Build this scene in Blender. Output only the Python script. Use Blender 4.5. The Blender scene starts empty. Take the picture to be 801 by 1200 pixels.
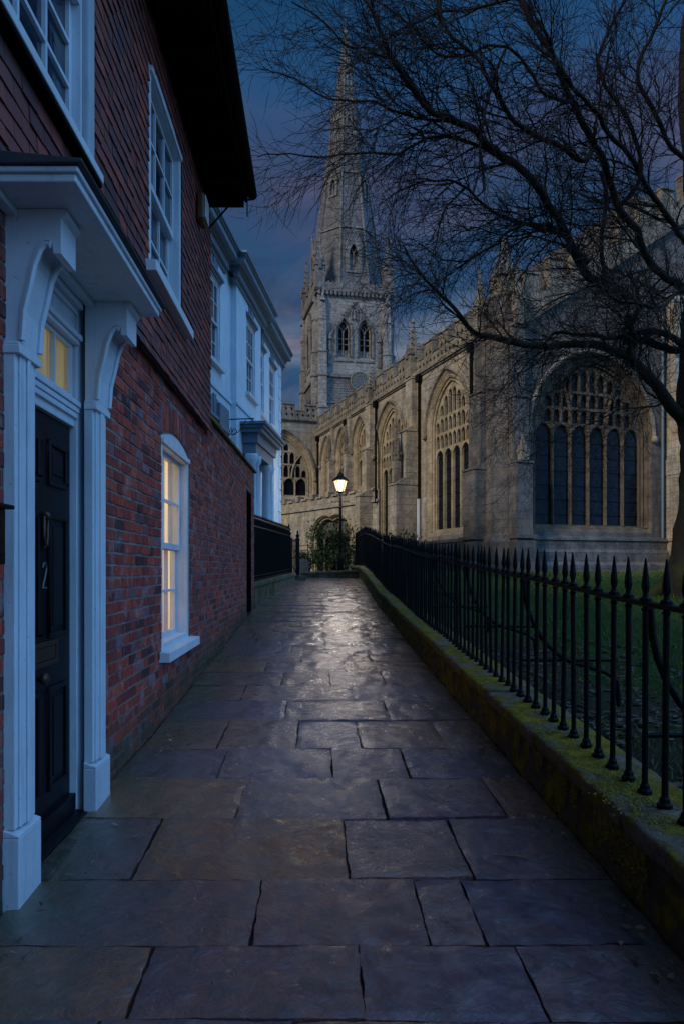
import bpy, bmesh, math, random
from math import sin, cos, pi, sqrt, atan2, radians
from mathutils import Vector, Matrix, noise
from mathutils.geometry import tessellate_polygon
random.seed(11)
S = bpy.context.scene
COL = S.collection
EYE = 1.5

# ------------------------------------------------------------------ helpers
def lerp_table(tab, x):
    if x <= tab[0][0]: return tab[0][1]
    for (a, va), (b, vb) in zip(tab, tab[1:]):
        if x <= b:
            t = (x-a)/(b-a); t = t*t*(3-2*t)*0.35 + t*0.65
            return va+(vb-va)*t
    return tab[-1][1]
G_TAB = [(-40, -1.2), (0, 0.01), (2.8, .15), (4.94, .25), (8.47, .42), (13, .69), (18.7, 1.16), (20.3, 1.27), (26, 1.30), (60, 1.32), (400, 1.4)]
def g(y): return lerp_table(G_TAB, y)                 # height of the lane
L_TAB = [(-40, -.7), (0, .34), (3, .46), (8.5, .72), (13, 1.0), (18.7, 1.33), (24, 1.42), (60, 1.45), (400, 1.45)]
def lawn(y): return lerp_table(L_TAB, y)
def coping_z(y): return g(y)+.355
HC = lambda u, w, z: (-1.25+w, u, z)                    # brick house: u along the lane, w out of the wall
HD = lambda u, w, z: (-1.25+(w-.03), u+.12, z)              # door assembly, set back in its opening
HPL = lambda u, w, z: (-1.25+w*.62, u, z)
HB = lambda u, w, z: (-1.25+w*.85, u, z+.03)
HCAN = lambda u, w, z: (-1.25+w*.94, 2.567+(u-2.45)*.92, z+.03)
WU = lambda u, w, z: (w, u, z)
UW = lambda u, w, z: (u, w, z)

class MB:
    def __init__(s, fm=None):
        s.v = []; s.f = []; s.fm = fm or (lambda a, b, c: (a, b, c))
    def add(s, pts, faces, raw=False):
        o = len(s.v)
        s.v += [tuple(p) if raw else s.fm(*p) for p in pts]
        s.f += [tuple(i+o for i in f) for f in faces]
    def box(s, a0, a1, b0, b1, c0, c1):
        p = [(a, b, c) for a in (a0, a1) for b in (b0, b1) for c in (c0, c1)]
        s.add(p, [(0,1,3,2), (4,6,7,5), (0,4,5,1), (2,3,7,6), (0,2,6,4), (1,5,7,3)])
    def wedge(s, a0, a1, b0, b1, c0, c1_b0, c1_b1):      # box whose top slopes across b
        p = []
        for a in (a0, a1):
            p += [(a, b0, c0), (a, b0, c1_b0), (a, b1, c0), (a, b1, c1_b1)]
        s.add(p, [(0,1,3,2), (4,6,7,5), (0,4,5,1), (2,3,7,6), (0,2,6,4), (1,5,7,3)])
    def prism(s, poly, lo, hi, axis='a'):                # polygon swept along a; poly is (b,c)
        n = len(poly)
        mk = {'a': lambda t, p: (t, p[0], p[1]), 'b': lambda t, p: (p[0], t, p[1]), 'c': lambda t, p: (p[0], p[1], t)}[axis]
        pts = [mk(lo, p) for p in poly]+[mk(hi, p) for p in poly]
        tr = tessellate_polygon([[Vector((p[0], p[1], 0)) for p in poly]])
        fs = [tuple(t) for t in tr]+[tuple(i+n for i in reversed(t)) for t in tr]
        fs += [(i, (i+1) % n, (i+1) % n+n, i+n) for i in range(n)]
        s.add(pts, fs)
    def plate(s, outer, holes, w0, w1):                  # outline in (u,z) with holes, thick from w0 to w1
        loops = [outer]+holes
        flat = [p for l in loops for p in l]; n = len(flat)
        tr = tessellate_polygon([[Vector((p[0], p[1], 0)) for p in l] for l in loops])
        pts = [(p[0], w0, p[1]) for p in flat]+[(p[0], w1, p[1]) for p in flat]
        fs = [tuple(t) for t in tr]+[tuple(i+n for i in reversed(t)) for t in tr]
        o = 0
        for l in loops:
            m = len(l)
            for i in range(m):
                a, b = o+i, o+(i+1) % m
                fs.append((a, b, b+n, a+n))
            o += m
        s.add(pts, fs)
    def ring(s, la, wa, lb, wb):                          # skin between two outlines of equal count
        n = len(la)
        s.add([(p[0], wa, p[1]) for p in la]+[(p[0], wb, p[1]) for p in lb],
              [(i, (i+1) % n, (i+1) % n+n, i+n) for i in range(n)])
    def tube(s, pts, rad, n=8, cap=True, raw=False):
        P = [Vector(p) if raw else Vector(s.fm(*p)) for p in pts]
        R = rad if isinstance(rad, (list, tuple)) else [rad]*len(P)
        o = len(s.v); m = len(P); ref = None
        for i in range(m):
            t = (P[min(i+1, m-1)]-P[max(i-1, 0)])
            if t.length < 1e-9: t = Vector((0, 0, 1))
            t.normalize()
            if ref is None:
                ref = t.orthogonal().normalized()
            ref = (ref-t*ref.dot(t))
            if ref.length < 1e-6: ref = t.orthogonal()
            ref.normalize(); bi = t.cross(ref)
            for k in range(n):
                a = 2*pi*k/n
                s.v.append(tuple(P[i]+(ref*cos(a)+bi*sin(a))*R[i]))
        for i in range(m-1):
            for k in range(n):
                s.f.append((o+i*n+k, o+i*n+(k+1) % n, o+(i+1)*n+(k+1) % n, o+(i+1)*n+k))
        if cap:
            s.f.append(tuple(o+k for k in reversed(range(n))))
            s.f.append(tuple(o+(m-1)*n+k for k in range(n)))
    def lathe(s, cx, cy, prof, n=8, rot=0.0):             # prof: list of (radius, z)
        o = len(s.v); m = len(prof)
        for r, z in prof:
            for k in range(n):
                a = 2*pi*k/n+rot
                s.v.append(s.fm(cx+r*cos(a), cy+r*sin(a), z))
        for i in range(m-1):
            for k in range(n):
                s.f.append((o+i*n+k, o+i*n+(k+1) % n, o+(i+1)*n+(k+1) % n, o+(i+1)*n+k))
        s.f.append(tuple(o+k for k in reversed(range(n))))
        s.f.append(tuple(o+(m-1)*n+k for k in range(n)))
    def build(s, name, mat, parent=None, smooth=False, bevel=0, M=None, recalc=True, jitter=0, fine=0):
        me = bpy.data.meshes.new(name)
        me.from_pydata(s.v, [], s.f)
        if recalc or jitter:
            bm = bmesh.new(); bm.from_mesh(me)
            bmesh.ops.remove_doubles(bm, verts=bm.verts, dist=1e-5)
            bmesh.ops.recalc_face_normals(bm, faces=bm.faces)
            if jitter:
                for v in bm.verts:
                    n_ = noise.noise_vector(Vector(v.co)*6)
                    v.co += n_*jitter
            bm.to_mesh(me); bm.free()
        if smooth:
            me.polygons.foreach_set('use_smooth', [True]*len(me.polygons))
        if mat: me.materials.append(mat)
        me.update()
        o = bpy.data.objects.new(name, me); COL.objects.link(o)
        if parent: o.parent = parent
        if M is not None: o.matrix_local = M
        if bevel:
            b = o.modifiers.new('bevel', 'BEVEL'); b.width = bevel; b.segments = 2; b.limit_method = 'ANGLE'; b.angle_limit = radians(40)
        return o

def tag(o, label=None, cat=None, group=None, kind=None):
    if label: o['label'] = label
    if cat and not kind: o['kind'] = 'thing'
    if cat: o['category'] = cat
    if group: o['group'] = group
    if kind: o['kind'] = kind
    return o
def empty(name, label, cat, loc=(0, 0, 0), rz=0, group=None):
    o = bpy.data.objects.new(name, None); COL.objects.link(o)
    o.location = loc; o.rotation_euler = (0, 0, rz); o.empty_display_size = .2
    return tag(o, label, cat, group)
def frame(ox, oy, ax, ay):                                 # local x along (ax,ay), y to its left
    a = atan2(ay, ax)
    return Matrix.Translation((ox, oy, 0)) @ Matrix.Rotation(a, 4, 'Z')
def arch(cx, z0, spring, hw, rise, n=9):                  # pointed outline, bottom-left round to bottom-right
    R = (hw*hw+rise*rise)/(2*hw); pts = [(cx-hw, z0)]
    a_end = math.asin(min(1, rise/R))
    if R < hw: a_end = pi-a_end
    for i in range(n+1):                                   # left arc: centre right of left edge
        a = pi-a_end*i/n
        pts.append((cx-hw+R+R*cos(a), spring+R*sin(a)))
    for i in range(n-1, -1, -1):
        a = a_end*i/n
        pts.append((cx+hw-R+R*cos(a), spring+R*sin(a)))
    pts.append((cx+hw, z0))
    return pts
def arch_top(cx, spring, hw, rise, u):
    R = (hw*hw+rise*rise)/(2*hw); d = abs(u-cx)
    if d >= hw: return spring
    x = d-(hw-R)
    return spring+sqrt(max(0, R*R-x*x))
def rect(u0, u1, z0, z1): return [(u0, z0), (u0, z1), (u1, z1), (u1, z0)]
def segarch(u0, u1, z0, z1, rise, n=8):
    hw = (u1-u0)/2; c = (u0+u1)/2
    return [(u0, z0)]+[(c-hw+2*hw*i/n, z1+rise*(1-((2*i/n-1))**2)) for i in range(n+1)]+[(u1, z0)]

# ------------------------------------------------------------------ materials
class NT:
    def __init__(s, name):
        s.m = bpy.data.materials.new(name); s.m.use_nodes = True
        s.t = s.m.node_tree; s.n = s.t.nodes; s.l = s.t.links
        s.p = s.n['Principled BSDF']; s.tc = s.n.new('ShaderNodeTexCoord')
    def N(s, typ, **k):
        n = s.n.new(typ)
        for a, b in k.items():
            if a in n.inputs: s.set(n.inputs[a], b)
            else: setattr(n, a, b)
        return n
    def set(s, sock, val):
        if isinstance(val, bpy.types.NodeSocket): s.l.new(val, sock)
        else: sock.default_value = val
    def obj(s): return s.tc.outputs['Object']
    def noise(s, scale, detail=4, rough=.55, vec=None, dist=0):
        n = s.n.new('ShaderNodeTexNoise')
        s.l.new(vec or s.obj(), n.inputs['Vector'])
        n.inputs['Scale'].default_value = scale; n.inputs['Detail'].default_value = detail
        n.inputs['Roughness'].default_value = rough; n.inputs['Distortion'].default_value = dist
        return n.outputs['Fac']
    def ramp(s, fac, stops):
        r = s.n.new('ShaderNodeValToRGB'); s.l.new(fac, r.inputs['Fac'])
        e = r.color_ramp.elements
        while len(e) < len(stops): e.new(.5)
        for el, (p, c) in zip(e, stops):
            el.position = p; el.color = (c, c, c, 1) if not isinstance(c, (tuple, list)) else (*c[:3], 1)
        return r.outputs['Color']
    def mix(s, fac, a, b, mode='MIX'):
        n = s.n.new('ShaderNodeMix'); n.data_type = 'RGBA'; n.blend_type = mode
        for sock, val in ((n.inputs[0], fac), (n.inputs[6], a), (n.inputs[7], b)):
            if isinstance(val, (tuple, list)): val = (*val[:3], 1)
            s.set(sock, val)
        return n.outputs[2]
    def math(s, op, a, b=0.0, clamp=False):
        n = s.n.new('ShaderNodeMath'); n.operation = op; n.use_clamp = clamp
        s.set(n.inputs[0], a); s.set(n.inputs[1], b)
        return n.outputs[0]
    def xyz(s, vec=None):
        n = s.n.new('ShaderNodeSeparateXYZ'); s.l.new(vec or s.obj(), n.inputs[0]); return n.outputs
    def comb(s, x, y, z=0.0):
        n = s.n.new('ShaderNodeCombineXYZ')
        for i, v in enumerate((x, y, z)): s.set(n.inputs[i], v)
        return n.outputs[0]
    def island(s):
        return s.n.new('ShaderNodeNewGeometry').outputs['Random Per Island']
    def bump(s, h, strength=.4, dist=.01):
        b = s.n.new('ShaderNodeBump'); s.l.new(h, b.inputs['Height'])
        b.inputs['Strength'].default_value = strength; b.inputs['Distance'].default_value = dist
        s.l.new(b.outputs[0], s.p.inputs['Normal'])
    def out(s, color=None, rough=None, metal=None, spec=None):
        for k, v in (('Base Color', color), ('Roughness', rough), ('Metallic', metal), ('Specular IOR Level', spec)):
            if v is None: continue
            if isinstance(v, (tuple, list)): v = (*v[:3], 1)
            s.set(s.p.inputs[k], v)
        return s.m

def mat_paint(name, c, rough=.45, chip=.0, bump=.15):
    t = NT(name)
    n1 = t.noise(3, 6, .65); n2 = t.noise(28, 6, .7)
    col = t.mix(t.ramp(n1, [(.3, 0), (.75, 1)]), c, tuple(x*.8 for x in c))
    if chip:
        st = t.n.new('ShaderNodeVectorMath'); st.operation = 'MULTIPLY'; t.l.new(t.obj(), st.inputs[0]); st.inputs[1].default_value = (22, 22, 2.2)
        streak = t.ramp(t.noise(1, 7, .7, st.outputs[0]), [(.52, 0), (.75, .55)])
        grime = t.math('ADD', streak, t.ramp(t.noise(42, 6, .8), [(.63, 0), (.67, 1)]), True)
        col = t.mix(t.math('MULTIPLY', grime, chip), col, tuple(x*.30 for x in c))
    t.bump(n2, bump, .004)
    return t.out(col, rough)
def mat_brick():
    t = NT('red_brick')
    r = t.island()
    base = t.ramp(r, [(0, (.07, .024, .026)), (.14, (.17, .034, .030)), (.3, (.40, .056, .034)), (.5, (.52, .072, .038)), (.7, (.28, .040, .032)), (.86, (.60, .105, .046)), (.93, (.16, .065, .075)), (1, (.36, .17, .18))])
    n = t.noise(38, 6, .7); n2 = t.noise(7, 4); n3 = t.noise(1.6, 5, .65)
    col = t.mix(t.ramp(n, [(.40, 0), (.68, .75)]), base, (.05, .028, .034))
    col = t.mix(t.ramp(n2, [(.55, 0), (.72, .6)]), col, (.36, .27, .27))
    col = t.mix(t.ramp(t.noise(.9, 6, .7), [(.48, 0), (.68, .6)]), col, (.11, .05, .05))
    x = t.xyz()
    damp = t.math('SUBTRACT', 1.0, t.math('MULTIPLY', t.math('SUBTRACT', x[2], t.math('MULTIPLY', x[1], .055)), 2.4), True)
    damp = t.math('MULTIPLY', damp, t.ramp(n3, [(.35, .3), (.6, 1)]))
    col = t.mix(damp, col, (.035, .045, .025))
    t.bump(n, .55, .006)
    return t.out(col, .82, spec=.25)
def mat_mortar():
    t = NT('lime_mortar')
    n = t.noise(24, 6, .7); n3 = t.noise(1.6, 5, .65)
    col = t.mix(t.ramp(n, [(.3, 0), (.7, 1)]), (.09, .07, .065), (.34, .28, .26))
    col = t.mix(t.ramp(t.noise(1.1, 6, .7), [(.42, 0), (.66, .7)]), col, (.07, .055, .055))
    x = t.xyz()
    damp = t.math('SUBTRACT', 1.0, t.math('MULTIPLY', t.math('SUBTRACT', x[2], t.math('MULTIPLY', x[1], .055)), 2.2), True)
    col = t.mix(t.math('MULTIPLY', damp, .9), col, (.04, .05, .03))
    t.bump(n, .6, .006)
    return t.out(col, .95)
def mat_tile():
    t = NT('clay_tile')
    r = t.island()
    base = t.ramp(r, [(0, (.08, .026, .028)), (.25, (.15, .034, .030)), (.5, (.30, .052, .034)), (.75, (.17, .036, .032)), (1, (.38, .075, .04))])
    n = t.noise(30, 6, .7); n2 = t.noise(2.2, 5)
    col = t.mix(t.ramp(n, [(.4, 0), (.75, .6)]), base, (.05, .035, .04))
    col = t.mix(t.ramp(n2, [(.5, 0), (.8, .5)]), col, (.07, .06, .065))
    t.bump(n, .4, .004)
    return t.out(col, .8)
def mat_stone(name, c1, c2, cdark, bw=.62, rh=.31, soot=.5, warm=None, bump=.5, mortar=(.12, .11, .10)):
    t = NT(name)
    x = t.xyz()
    vec = t.comb(t.math('ADD', x[0], x[1]), x[2])
    b = t.n.new('ShaderNodeTexBrick'); t.l.new(vec, b.inputs['Vector'])
    b.inputs['Scale'].default_value = 1; b.inputs['Brick Width'].default_value = bw; b.inputs['Row Height'].default_value = rh
    b.inputs['Mortar Size'].default_value = .009; b.inputs['Mortar Smooth'].default_value = .3; b.inputs['Bias'].default_value = 0
    b.offset = .43
    b.inputs['Color1'].default_value = (*c1, 1); b.inputs['Color2'].default_value = (*c2, 1); b.inputs['Mortar'].default_value = (*mortar, 1)
    n1 = t.noise(.33, 6, .62); n2 = t.noise(2.3, 7, .68); n3 = t.noise(17, 6, .7)
    col = b.outputs['Color']
    if warm: col = t.mix(t.ramp(n1, [(.45, 0), (.62, .75)]), col, warm)
    stretch = t.n.new('ShaderNodeVectorMath'); stretch.operation = 'MULTIPLY'
    t.l.new(t.obj(), stretch.inputs[0]); stretch.inputs[1].default_value = (1.6, 1.6, .22)
    nv = t.noise(1.0, 7, .7, stretch.outputs[0])
    col = t.mix(t.math('MULTIPLY', t.ramp(nv, [(.46, 0), (.68, 1)]), soot), col, cdark)
    col = t.mix(t.math('MULTIPLY', t.ramp(n2, [(.42, 0), (.62, 1)]), .75), col, tuple(v*.36 for v in c1))
    col = t.mix(t.ramp(n3, [(.45, .0), (.70, .55)]), col, tuple(min(1, v*1.35) for v in c2))
    h = t.math('ADD', t.math('MULTIPLY', b.outputs['Fac'], -.7), t.math('ADD', t.math('MULTIPLY', n3, .5), t.math('MULTIPLY', n2, .5)))
    t.bump(h, bump, .03)
    return t.out(col, .88, spec=.25)
def mat_moss(name, stone=(.16, .145, .125), moss=(.105, .135, .02), amt=1.0, scale=1.0):
    t = NT(name)
    n1 = t.noise(2.4*scale, 8, .7); n2 = t.noise(30, 6, .72); n3 = t.noise(11, 8, .75)
    col = t.mix(t.ramp(n2, [(.3, 0), (.7, 1)]), tuple(v*.55 for v in stone), tuple(v*1.25 for v in stone))
    geo = t.n.new('ShaderNodeNewGeometry'); up = t.xyz(geo.outputs['Normal'])[2]
    cov = t.math('ADD', n1, t.math('MULTIPLY', up, .025))
    mask = t.math('MULTIPLY', t.ramp(cov, [(.47, 0), (.57, 1)]), amt)
    mcol = t.mix(t.ramp(n3, [(.35, 0), (.65, 1)]), tuple(v*.35 for v in moss), tuple(v*1.35 for v in moss))
    col = t.mix(mask, col, mcol)
    lich = t.ramp(t.noise(44, 5, .7), [(.64, 0), (.7, 1)])
    col = t.mix(t.math('MULTIPLY', lich, .45), col, (.26, .28, .25))
    t.bump(t.math('ADD', t.math('MULTIPLY', n3, t.math('ADD', mask, .4)), n2), 1.0, .035)
    return t.out(col, .9, spec=.2)
def mat_flag():
    t = NT('wet_york_stone')
    r = t.island()
    base = t.ramp(r, [(0, (.085, .050, .10)), (.16, (.32, .066, .030)), (.3, (.050, .062, .15)), (.48, (.44, .105, .018)), (.62, (.044, .058, .15)), (.78, (.27, .060, .060)), (.9, (.52, .15, .030)), (1, (.085, .066, .15))])
    x = t.xyz()
    off = t.n.new('ShaderNodeVectorMath'); off.operation = 'ADD'
    t.l.new(t.obj(), off.inputs[0]); t.l.new(t.comb(t.math('MULTIPLY', r, 37.0), t.math('MULTIPLY', r, 91.0), 0.0), off.inputs[1])
    v = off.outputs[0]
    n1 = t.noise(1.7, 6, .6, v, .8); n2 = t.noise(9, 8, .7, v, 1.2); n3 = t.noise(60, 5, .7, v)
    wv = t.n.new('ShaderNodeTexWave'); t.l.new(v, wv.inputs['Vector'])
    wv.inputs['Scale'].default_value = .8; wv.inputs['Distortion'].default_value = 14; wv.inputs['Detail'].default_value = 5; wv.inputs['Detail Scale'].default_value = 1.3
    col = t.mix(t.ramp(n1, [(.44, 0), (.64, .48)]), base, (.34, .095, .022))
    col = t.mix(t.ramp(n2, [(.42, 0), (.66, .8)]), col, (.030, .022, .024))
    speck = t.ramp(t.noise(85, 4, .75, v), [(.60, 0), (.66, 1)])
    col = t.mix(t.math('MULTIPLY', speck, .5), col, (.26, .22, .20))
    pit = t.ramp(t.noise(23, 7, .8, v, 1.5), [(.56, 0), (.63, 1)])
    # mid-lane wet sheen painted in as paler stone, fading out on the nearest flags
    painted_sheen = t.math('MULTIPLY', t.ramp(t.math('ABSOLUTE', t.math('SUBTRACT', x[0], .02)), [(.30, 1), (1.05, 0)]), t.ramp(t.math('ADD', t.math('MULTIPLY', x[1], .1), t.math('MULTIPLY', n1, .25)), [(.44, 0), (.62, 1)]))
    col = t.mix(t.math('MULTIPLY', painted_sheen, t.ramp(n2, [(.34, 1), (.66, .45)])), col, t.mix(.42, col, (.66, .46, .44)))
    col = t.mix(t.math('MULTIPLY', pit, .75), col, (.022, .016, .017))
    col = t.mix(1.0, col, (.70, .70, .80), 'MULTIPLY')
    # algae along the foot of the house and of the kerb wall
    edge = t.math('ADD', t.ramp(t.math('MULTIPLY', t.math('ADD', x[0], 1.25), 1.0), [(.12, 1), (.75, 0)]), t.ramp(t.math('SUBTRACT', 1.30, x[0]), [(.02, .7), (.32, 0)]))
    col = t.mix(t.math('MULTIPLY', t.math('MULTIPLY', edge, t.ramp(t.noise(2.2, 6, .65), [(.3, .3), (.6, 1)])), .8), col, (.042, .055, .016))
    rgh = t.ramp(t.math('ADD', t.math('MULTIPLY', n1, .6), t.math('MULTIPLY', n2, .4)), [(.36, .16), (.50, .28), (.62, .5)])
    rgh = t.math('ADD', rgh, t.math('MULTIPLY', edge, .35), True)
    h = t.math('ADD', t.math('MULTIPLY', wv.outputs['Fac'], .45), t.math('ADD', t.math('MULTIPLY', n2, 1.0), t.math('MULTIPLY', n3, .35)))
    h = t.math('ADD', h, t.math('MULTIPLY', n1, 1.2))
    t.bump(h, .9, .018)
    t.p.inputs['Coat Weight'].default_value = 1.0; t.p.inputs['Coat IOR'].default_value = 1.6
    t.set(t.p.inputs['Coat Roughness'], t.ramp(n2, [(.38, .05), (.50, .14), (.64, .30)]))
    b2 = t.n.new('ShaderNodeBump'); t.l.new(t.math('ADD', t.math('MULTIPLY', wv.outputs['Fac'], .5), t.math('ADD', n1, t.math('MULTIPLY', n2, .5))), b2.inputs['Height']); b2.inputs['Strength'].default_value = .9; b2.inputs['Distance'].default_value = .016
    t.l.new(b2.outputs[0], t.p.inputs['Coat Normal'])
    return t.out(col, rgh, spec=.85)
def mat_ground():
    t = NT('lawn_and_soil')
    x = t.xyz()
    n1 = t.noise(.8, 6, .65); n2 = t.noise(14, 7, .75); n3 = t.noise(60, 4, .7)
    grass = t.mix(n2, (.014, .036, .006), (.05, .10, .012))
    soil = t.mix(n2, (.024, .015, .012), (.09, .06, .046))
    k = t.math('ADD', t.math('ADD', t.math('MULTIPLY', t.math('SUBTRACT', x[0], 1.6), .22), t.math('MULTIPLY', t.math('SUBTRACT', x[1], 3.0), .07)), t.math('MULTIPLY', t.math('SUBTRACT', n1, .5), 1.6))
    k = t.math('ADD', k, t.math('MULTIPLY', t.math('SUBTRACT', n2, .5), .7))
    col = t.mix(t.ramp(k, [(.28, 0), (.55, 1)]), soil, grass)
    t.bump(t.math('ADD', n2, n3), .9, .05)
    return t.out(col, .95, spec=.15)
def mat_glass_dark(name, c=(.012, .02, .035), rough=.08, wob=.25, scale=4):
    t = NT(name)
    n = t.noise(scale, 3); n2 = t.noise(scale*7, 2)
    t.bump(t.math('ADD', n, t.math('MULTIPLY', n2, .3)), wob, .02)
    return t.out(c, rough, spec=.7)
def mat_leaded():
    t = NT('leaded_glass')
    v = t.n.new('ShaderNodeTexVoronoi'); x = t.xyz()
    vec = t.comb(t.math('ADD', x[0], x[1]), x[2]); t.l.new(vec, v.inputs['Vector']); v.inputs['Scale'].default_value = 7
    col = t.mix(v.outputs['Color'], (.003, .005, .010), (.012, .018, .03))
    rn = t.n.new('ShaderNodeTexVoronoi'); t.l.new(vec, rn.inputs['Vector']); rn.inputs['Scale'].default_value = 7
    t.bump(t.math('MULTIPLY', t.xyz(v.outputs['Color'])[0], 1.0), .6, .04)
    return t.out(col, .14, spec=.10)
def mat_emit(name, c, strength, var=None):
    t = NT(name)
    col = c
    if var:
        n = t.noise(5, 4)
        st = t.n.new('ShaderNodeVectorMath'); st.operation = 'MULTIPLY'; t.l.new(t.obj(), st.inputs[0]); st.inputs[1].default_value = (18, 18, .8)
        n = t.noise(1, 3, .5, st.outputs[0])
        col = t.mix(t.ramp(n, [(.35, 0), (.65, 1)]), c, var)
    t.out(tuple(v*.6 for v in c), .8)
    t.set(t.p.inputs['Emission Color'], col if not isinstance(col, tuple) else (*col, 1))
    t.p.inputs['Emission Strength'].default_value = strength
    return t.m
def mat_clear(name, tint=(1, 1, 1)):
    t = NT(name)
    tr = t.n.new('ShaderNodeBsdfTransparent'); tr.inputs[0].default_value = (*tint, 1)
    gl = t.n.new('ShaderNodeBsdfGlossy'); gl.inputs['Roughness'].default_value = .05; gl.inputs[0].default_value = (.9, .93, 1, 1)
    lw_ = t.n.new('ShaderNodeLayerWeight'); lw_.inputs[0].default_value = .3
    fac_ = t.math('ADD', t.math('MULTIPLY', t.math('POWER', lw_.outputs['Facing'], 4.0), .25), .02)
    mx = t.n.new('ShaderNodeMixShader')
    t.l.new(fac_, mx.inputs[0]); t.l.new(tr.outputs[0], mx.inputs[1]); t.l.new(gl.outputs[0], mx.inputs[2])
    t.l.new(mx.outputs[0], t.n['Material Output'].inputs[0])
    return t.m
def mat_bark():
    t = NT('bark')
    st = t.n.new('ShaderNodeVectorMath'); st.operation = 'MULTIPLY'; t.l.new(t.obj(), st.inputs[0]); st.inputs[1].default_value = (9, 9, 3)
    n = t.noise(1, 8, .7, st.outputs[0]); n2 = t.noise(1.6, 6, .65); n3 = t.noise(25, 5, .7)
    geo = t.n.new('ShaderNodeNewGeometry'); up = t.xyz(geo.outputs['Normal'])[2]
    col = t.mix(n, (.005, .0045, .0045), (.034, .028, .026))
    mask = t.ramp(t.math('ADD', n2, t.math('MULTIPLY', up, .16)), [(.52, 0), (.68, .8)])
    col = t.mix(mask, col, (.035, .045, .016))
    t.bump(t.math('ADD', n, t.math('MULTIPLY', n3, .3)), .9, .04)
    return t.out(col, .92, spec=.2)
def mat_plain(name, c, rough=.6, metal=0, var=.35, scale=12, bump=.2, spec=.5):
    t = NT(name)
    n = t.noise(scale, 6, .65)
    col = t.mix(n, tuple(v*(1-var) for v in c), tuple(min(1, v*(1+var)) for v in c))
    t.bump(n, bump, .006)
    return t.out(col, rough, metal, spec)
def mat_leafy(name, stops):
    t = NT(name)
    col = t.ramp(t.island(), stops)
    return t.out(col, .7, spec=.3)

M_BRICK = mat_brick(); M_MORTAR = mat_mortar(); M_TILE = mat_tile()
M_WHITE = mat_paint('white_gloss_paint', (.62, .68, .74), .5, .8, .35)
M_WHITE2 = mat_paint('white_sill_paint', (.66, .70, .74), .5, .35)
M_CHIPPED = mat_paint('chipped_white_paint', (.55, .60, .66), .6, 1.0, .6)
M_PLASTER = mat_paint('rough_plaster', (.42, .47, .52), .85, .5, .6)
M_RENDER = mat_paint('pale_blue_render', (.60, .72, .80), .85, .12, .2)
M_TRIM = mat_paint('grey_blue_trim', (.15, .21, .26), .6, .3, .2)
M_BLACKP = mat_paint('black_door_paint', (.004, .005, .008), .42, 0, .12); M_BLACKP.node_tree.nodes['Principled BSDF'].inputs['Specular IOR Level'].default_value = .25
M_IRON = mat_plain('black_iron', (.004, .004, .0045), .55, 0, .4, 30, .35, .12)
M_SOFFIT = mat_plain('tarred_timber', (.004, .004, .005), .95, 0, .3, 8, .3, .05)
M_LEAD = mat_plain('weathered_lead', (.035, .036, .04), .6, 0, .5, 9, .6)
M_BRASS = mat_plain('aged_brass', (.075, .042, .028), .45, .6, .3, 20, .2)
M_SLATE = mat_plain('roof_slate', (.05, .05, .055), .7)
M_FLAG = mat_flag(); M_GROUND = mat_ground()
M_MOSS = mat_moss('mossy_stone', (.15, .11, .08), (.34, .25, .010), .95, 1.7); M_COPING = mat_moss('mossy_coping', (.26, .185, .13), (.36, .24, .010), .95, 1.7)
M_STEP = mat_moss('step_stone', (.12, .10, .085), (.05, .06, .02), .5)
M_ALGAE = mat_moss('green_stained_stone', (.17, .145, .10), (.085, .09, .018), .9, .9)
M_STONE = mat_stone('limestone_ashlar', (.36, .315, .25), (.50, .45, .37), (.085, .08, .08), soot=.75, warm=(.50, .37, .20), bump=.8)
M_STONE_E = mat_stone('limestone_weathered_dim', (.115, .112, .115), (.175, .165, .155), (.026, .030, .040), soot=.95, warm=(.21, .15, .085), bump=.8)  # sooty limestone; the east side's dim light is put into its colour
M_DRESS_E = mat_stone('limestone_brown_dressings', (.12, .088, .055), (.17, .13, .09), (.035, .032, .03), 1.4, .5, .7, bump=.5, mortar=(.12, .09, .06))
M_DRESS = mat_stone('limestone_dressed', (.44, .345, .215), (.50, .41, .28), (.15, .125, .10), 1.4, .5, .55, bump=.35, mortar=(.28, .2, .11))
M_PARAPET = mat_stone('limestone_sooty', (.25, .215, .165), (.36, .31, .235), (.05, .048, .05), .7, .4, .9, bump=.9)
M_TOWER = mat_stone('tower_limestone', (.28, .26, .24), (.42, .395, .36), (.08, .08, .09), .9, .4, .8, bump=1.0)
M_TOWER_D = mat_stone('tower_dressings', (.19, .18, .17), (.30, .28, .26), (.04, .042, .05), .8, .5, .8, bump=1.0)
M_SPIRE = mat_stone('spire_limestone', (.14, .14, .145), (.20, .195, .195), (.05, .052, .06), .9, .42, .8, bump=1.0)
M_GLASS = mat_glass_dark('window_glass'); M_LEADED = mat_leaded()
M_CLEAR = mat_clear('clear_pane')
M_BARK = mat_bark()
M_TWIG = mat_plain('twig_bark', (.013, .011, .012), .9, 0, .5, 3, .1, .2)

# ------------------------------------------------------------------ camera
cam = bpy.data.cameras.new('camera'); camo = bpy.data.objects.new('camera', cam); COL.objects.link(camo)
camo.location = (0, 0, EYE); camo.rotation_euler = (radians(90), 0, 0)
cam.sensor_fit = 'VERTICAL'; cam.sensor_height = 36; cam.lens = 24
cam.shift_x = 30.5/1200; cam.shift_y = 68/1200
cam.clip_start = .05; cam.clip_end = 3000
S.camera = camo

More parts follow.
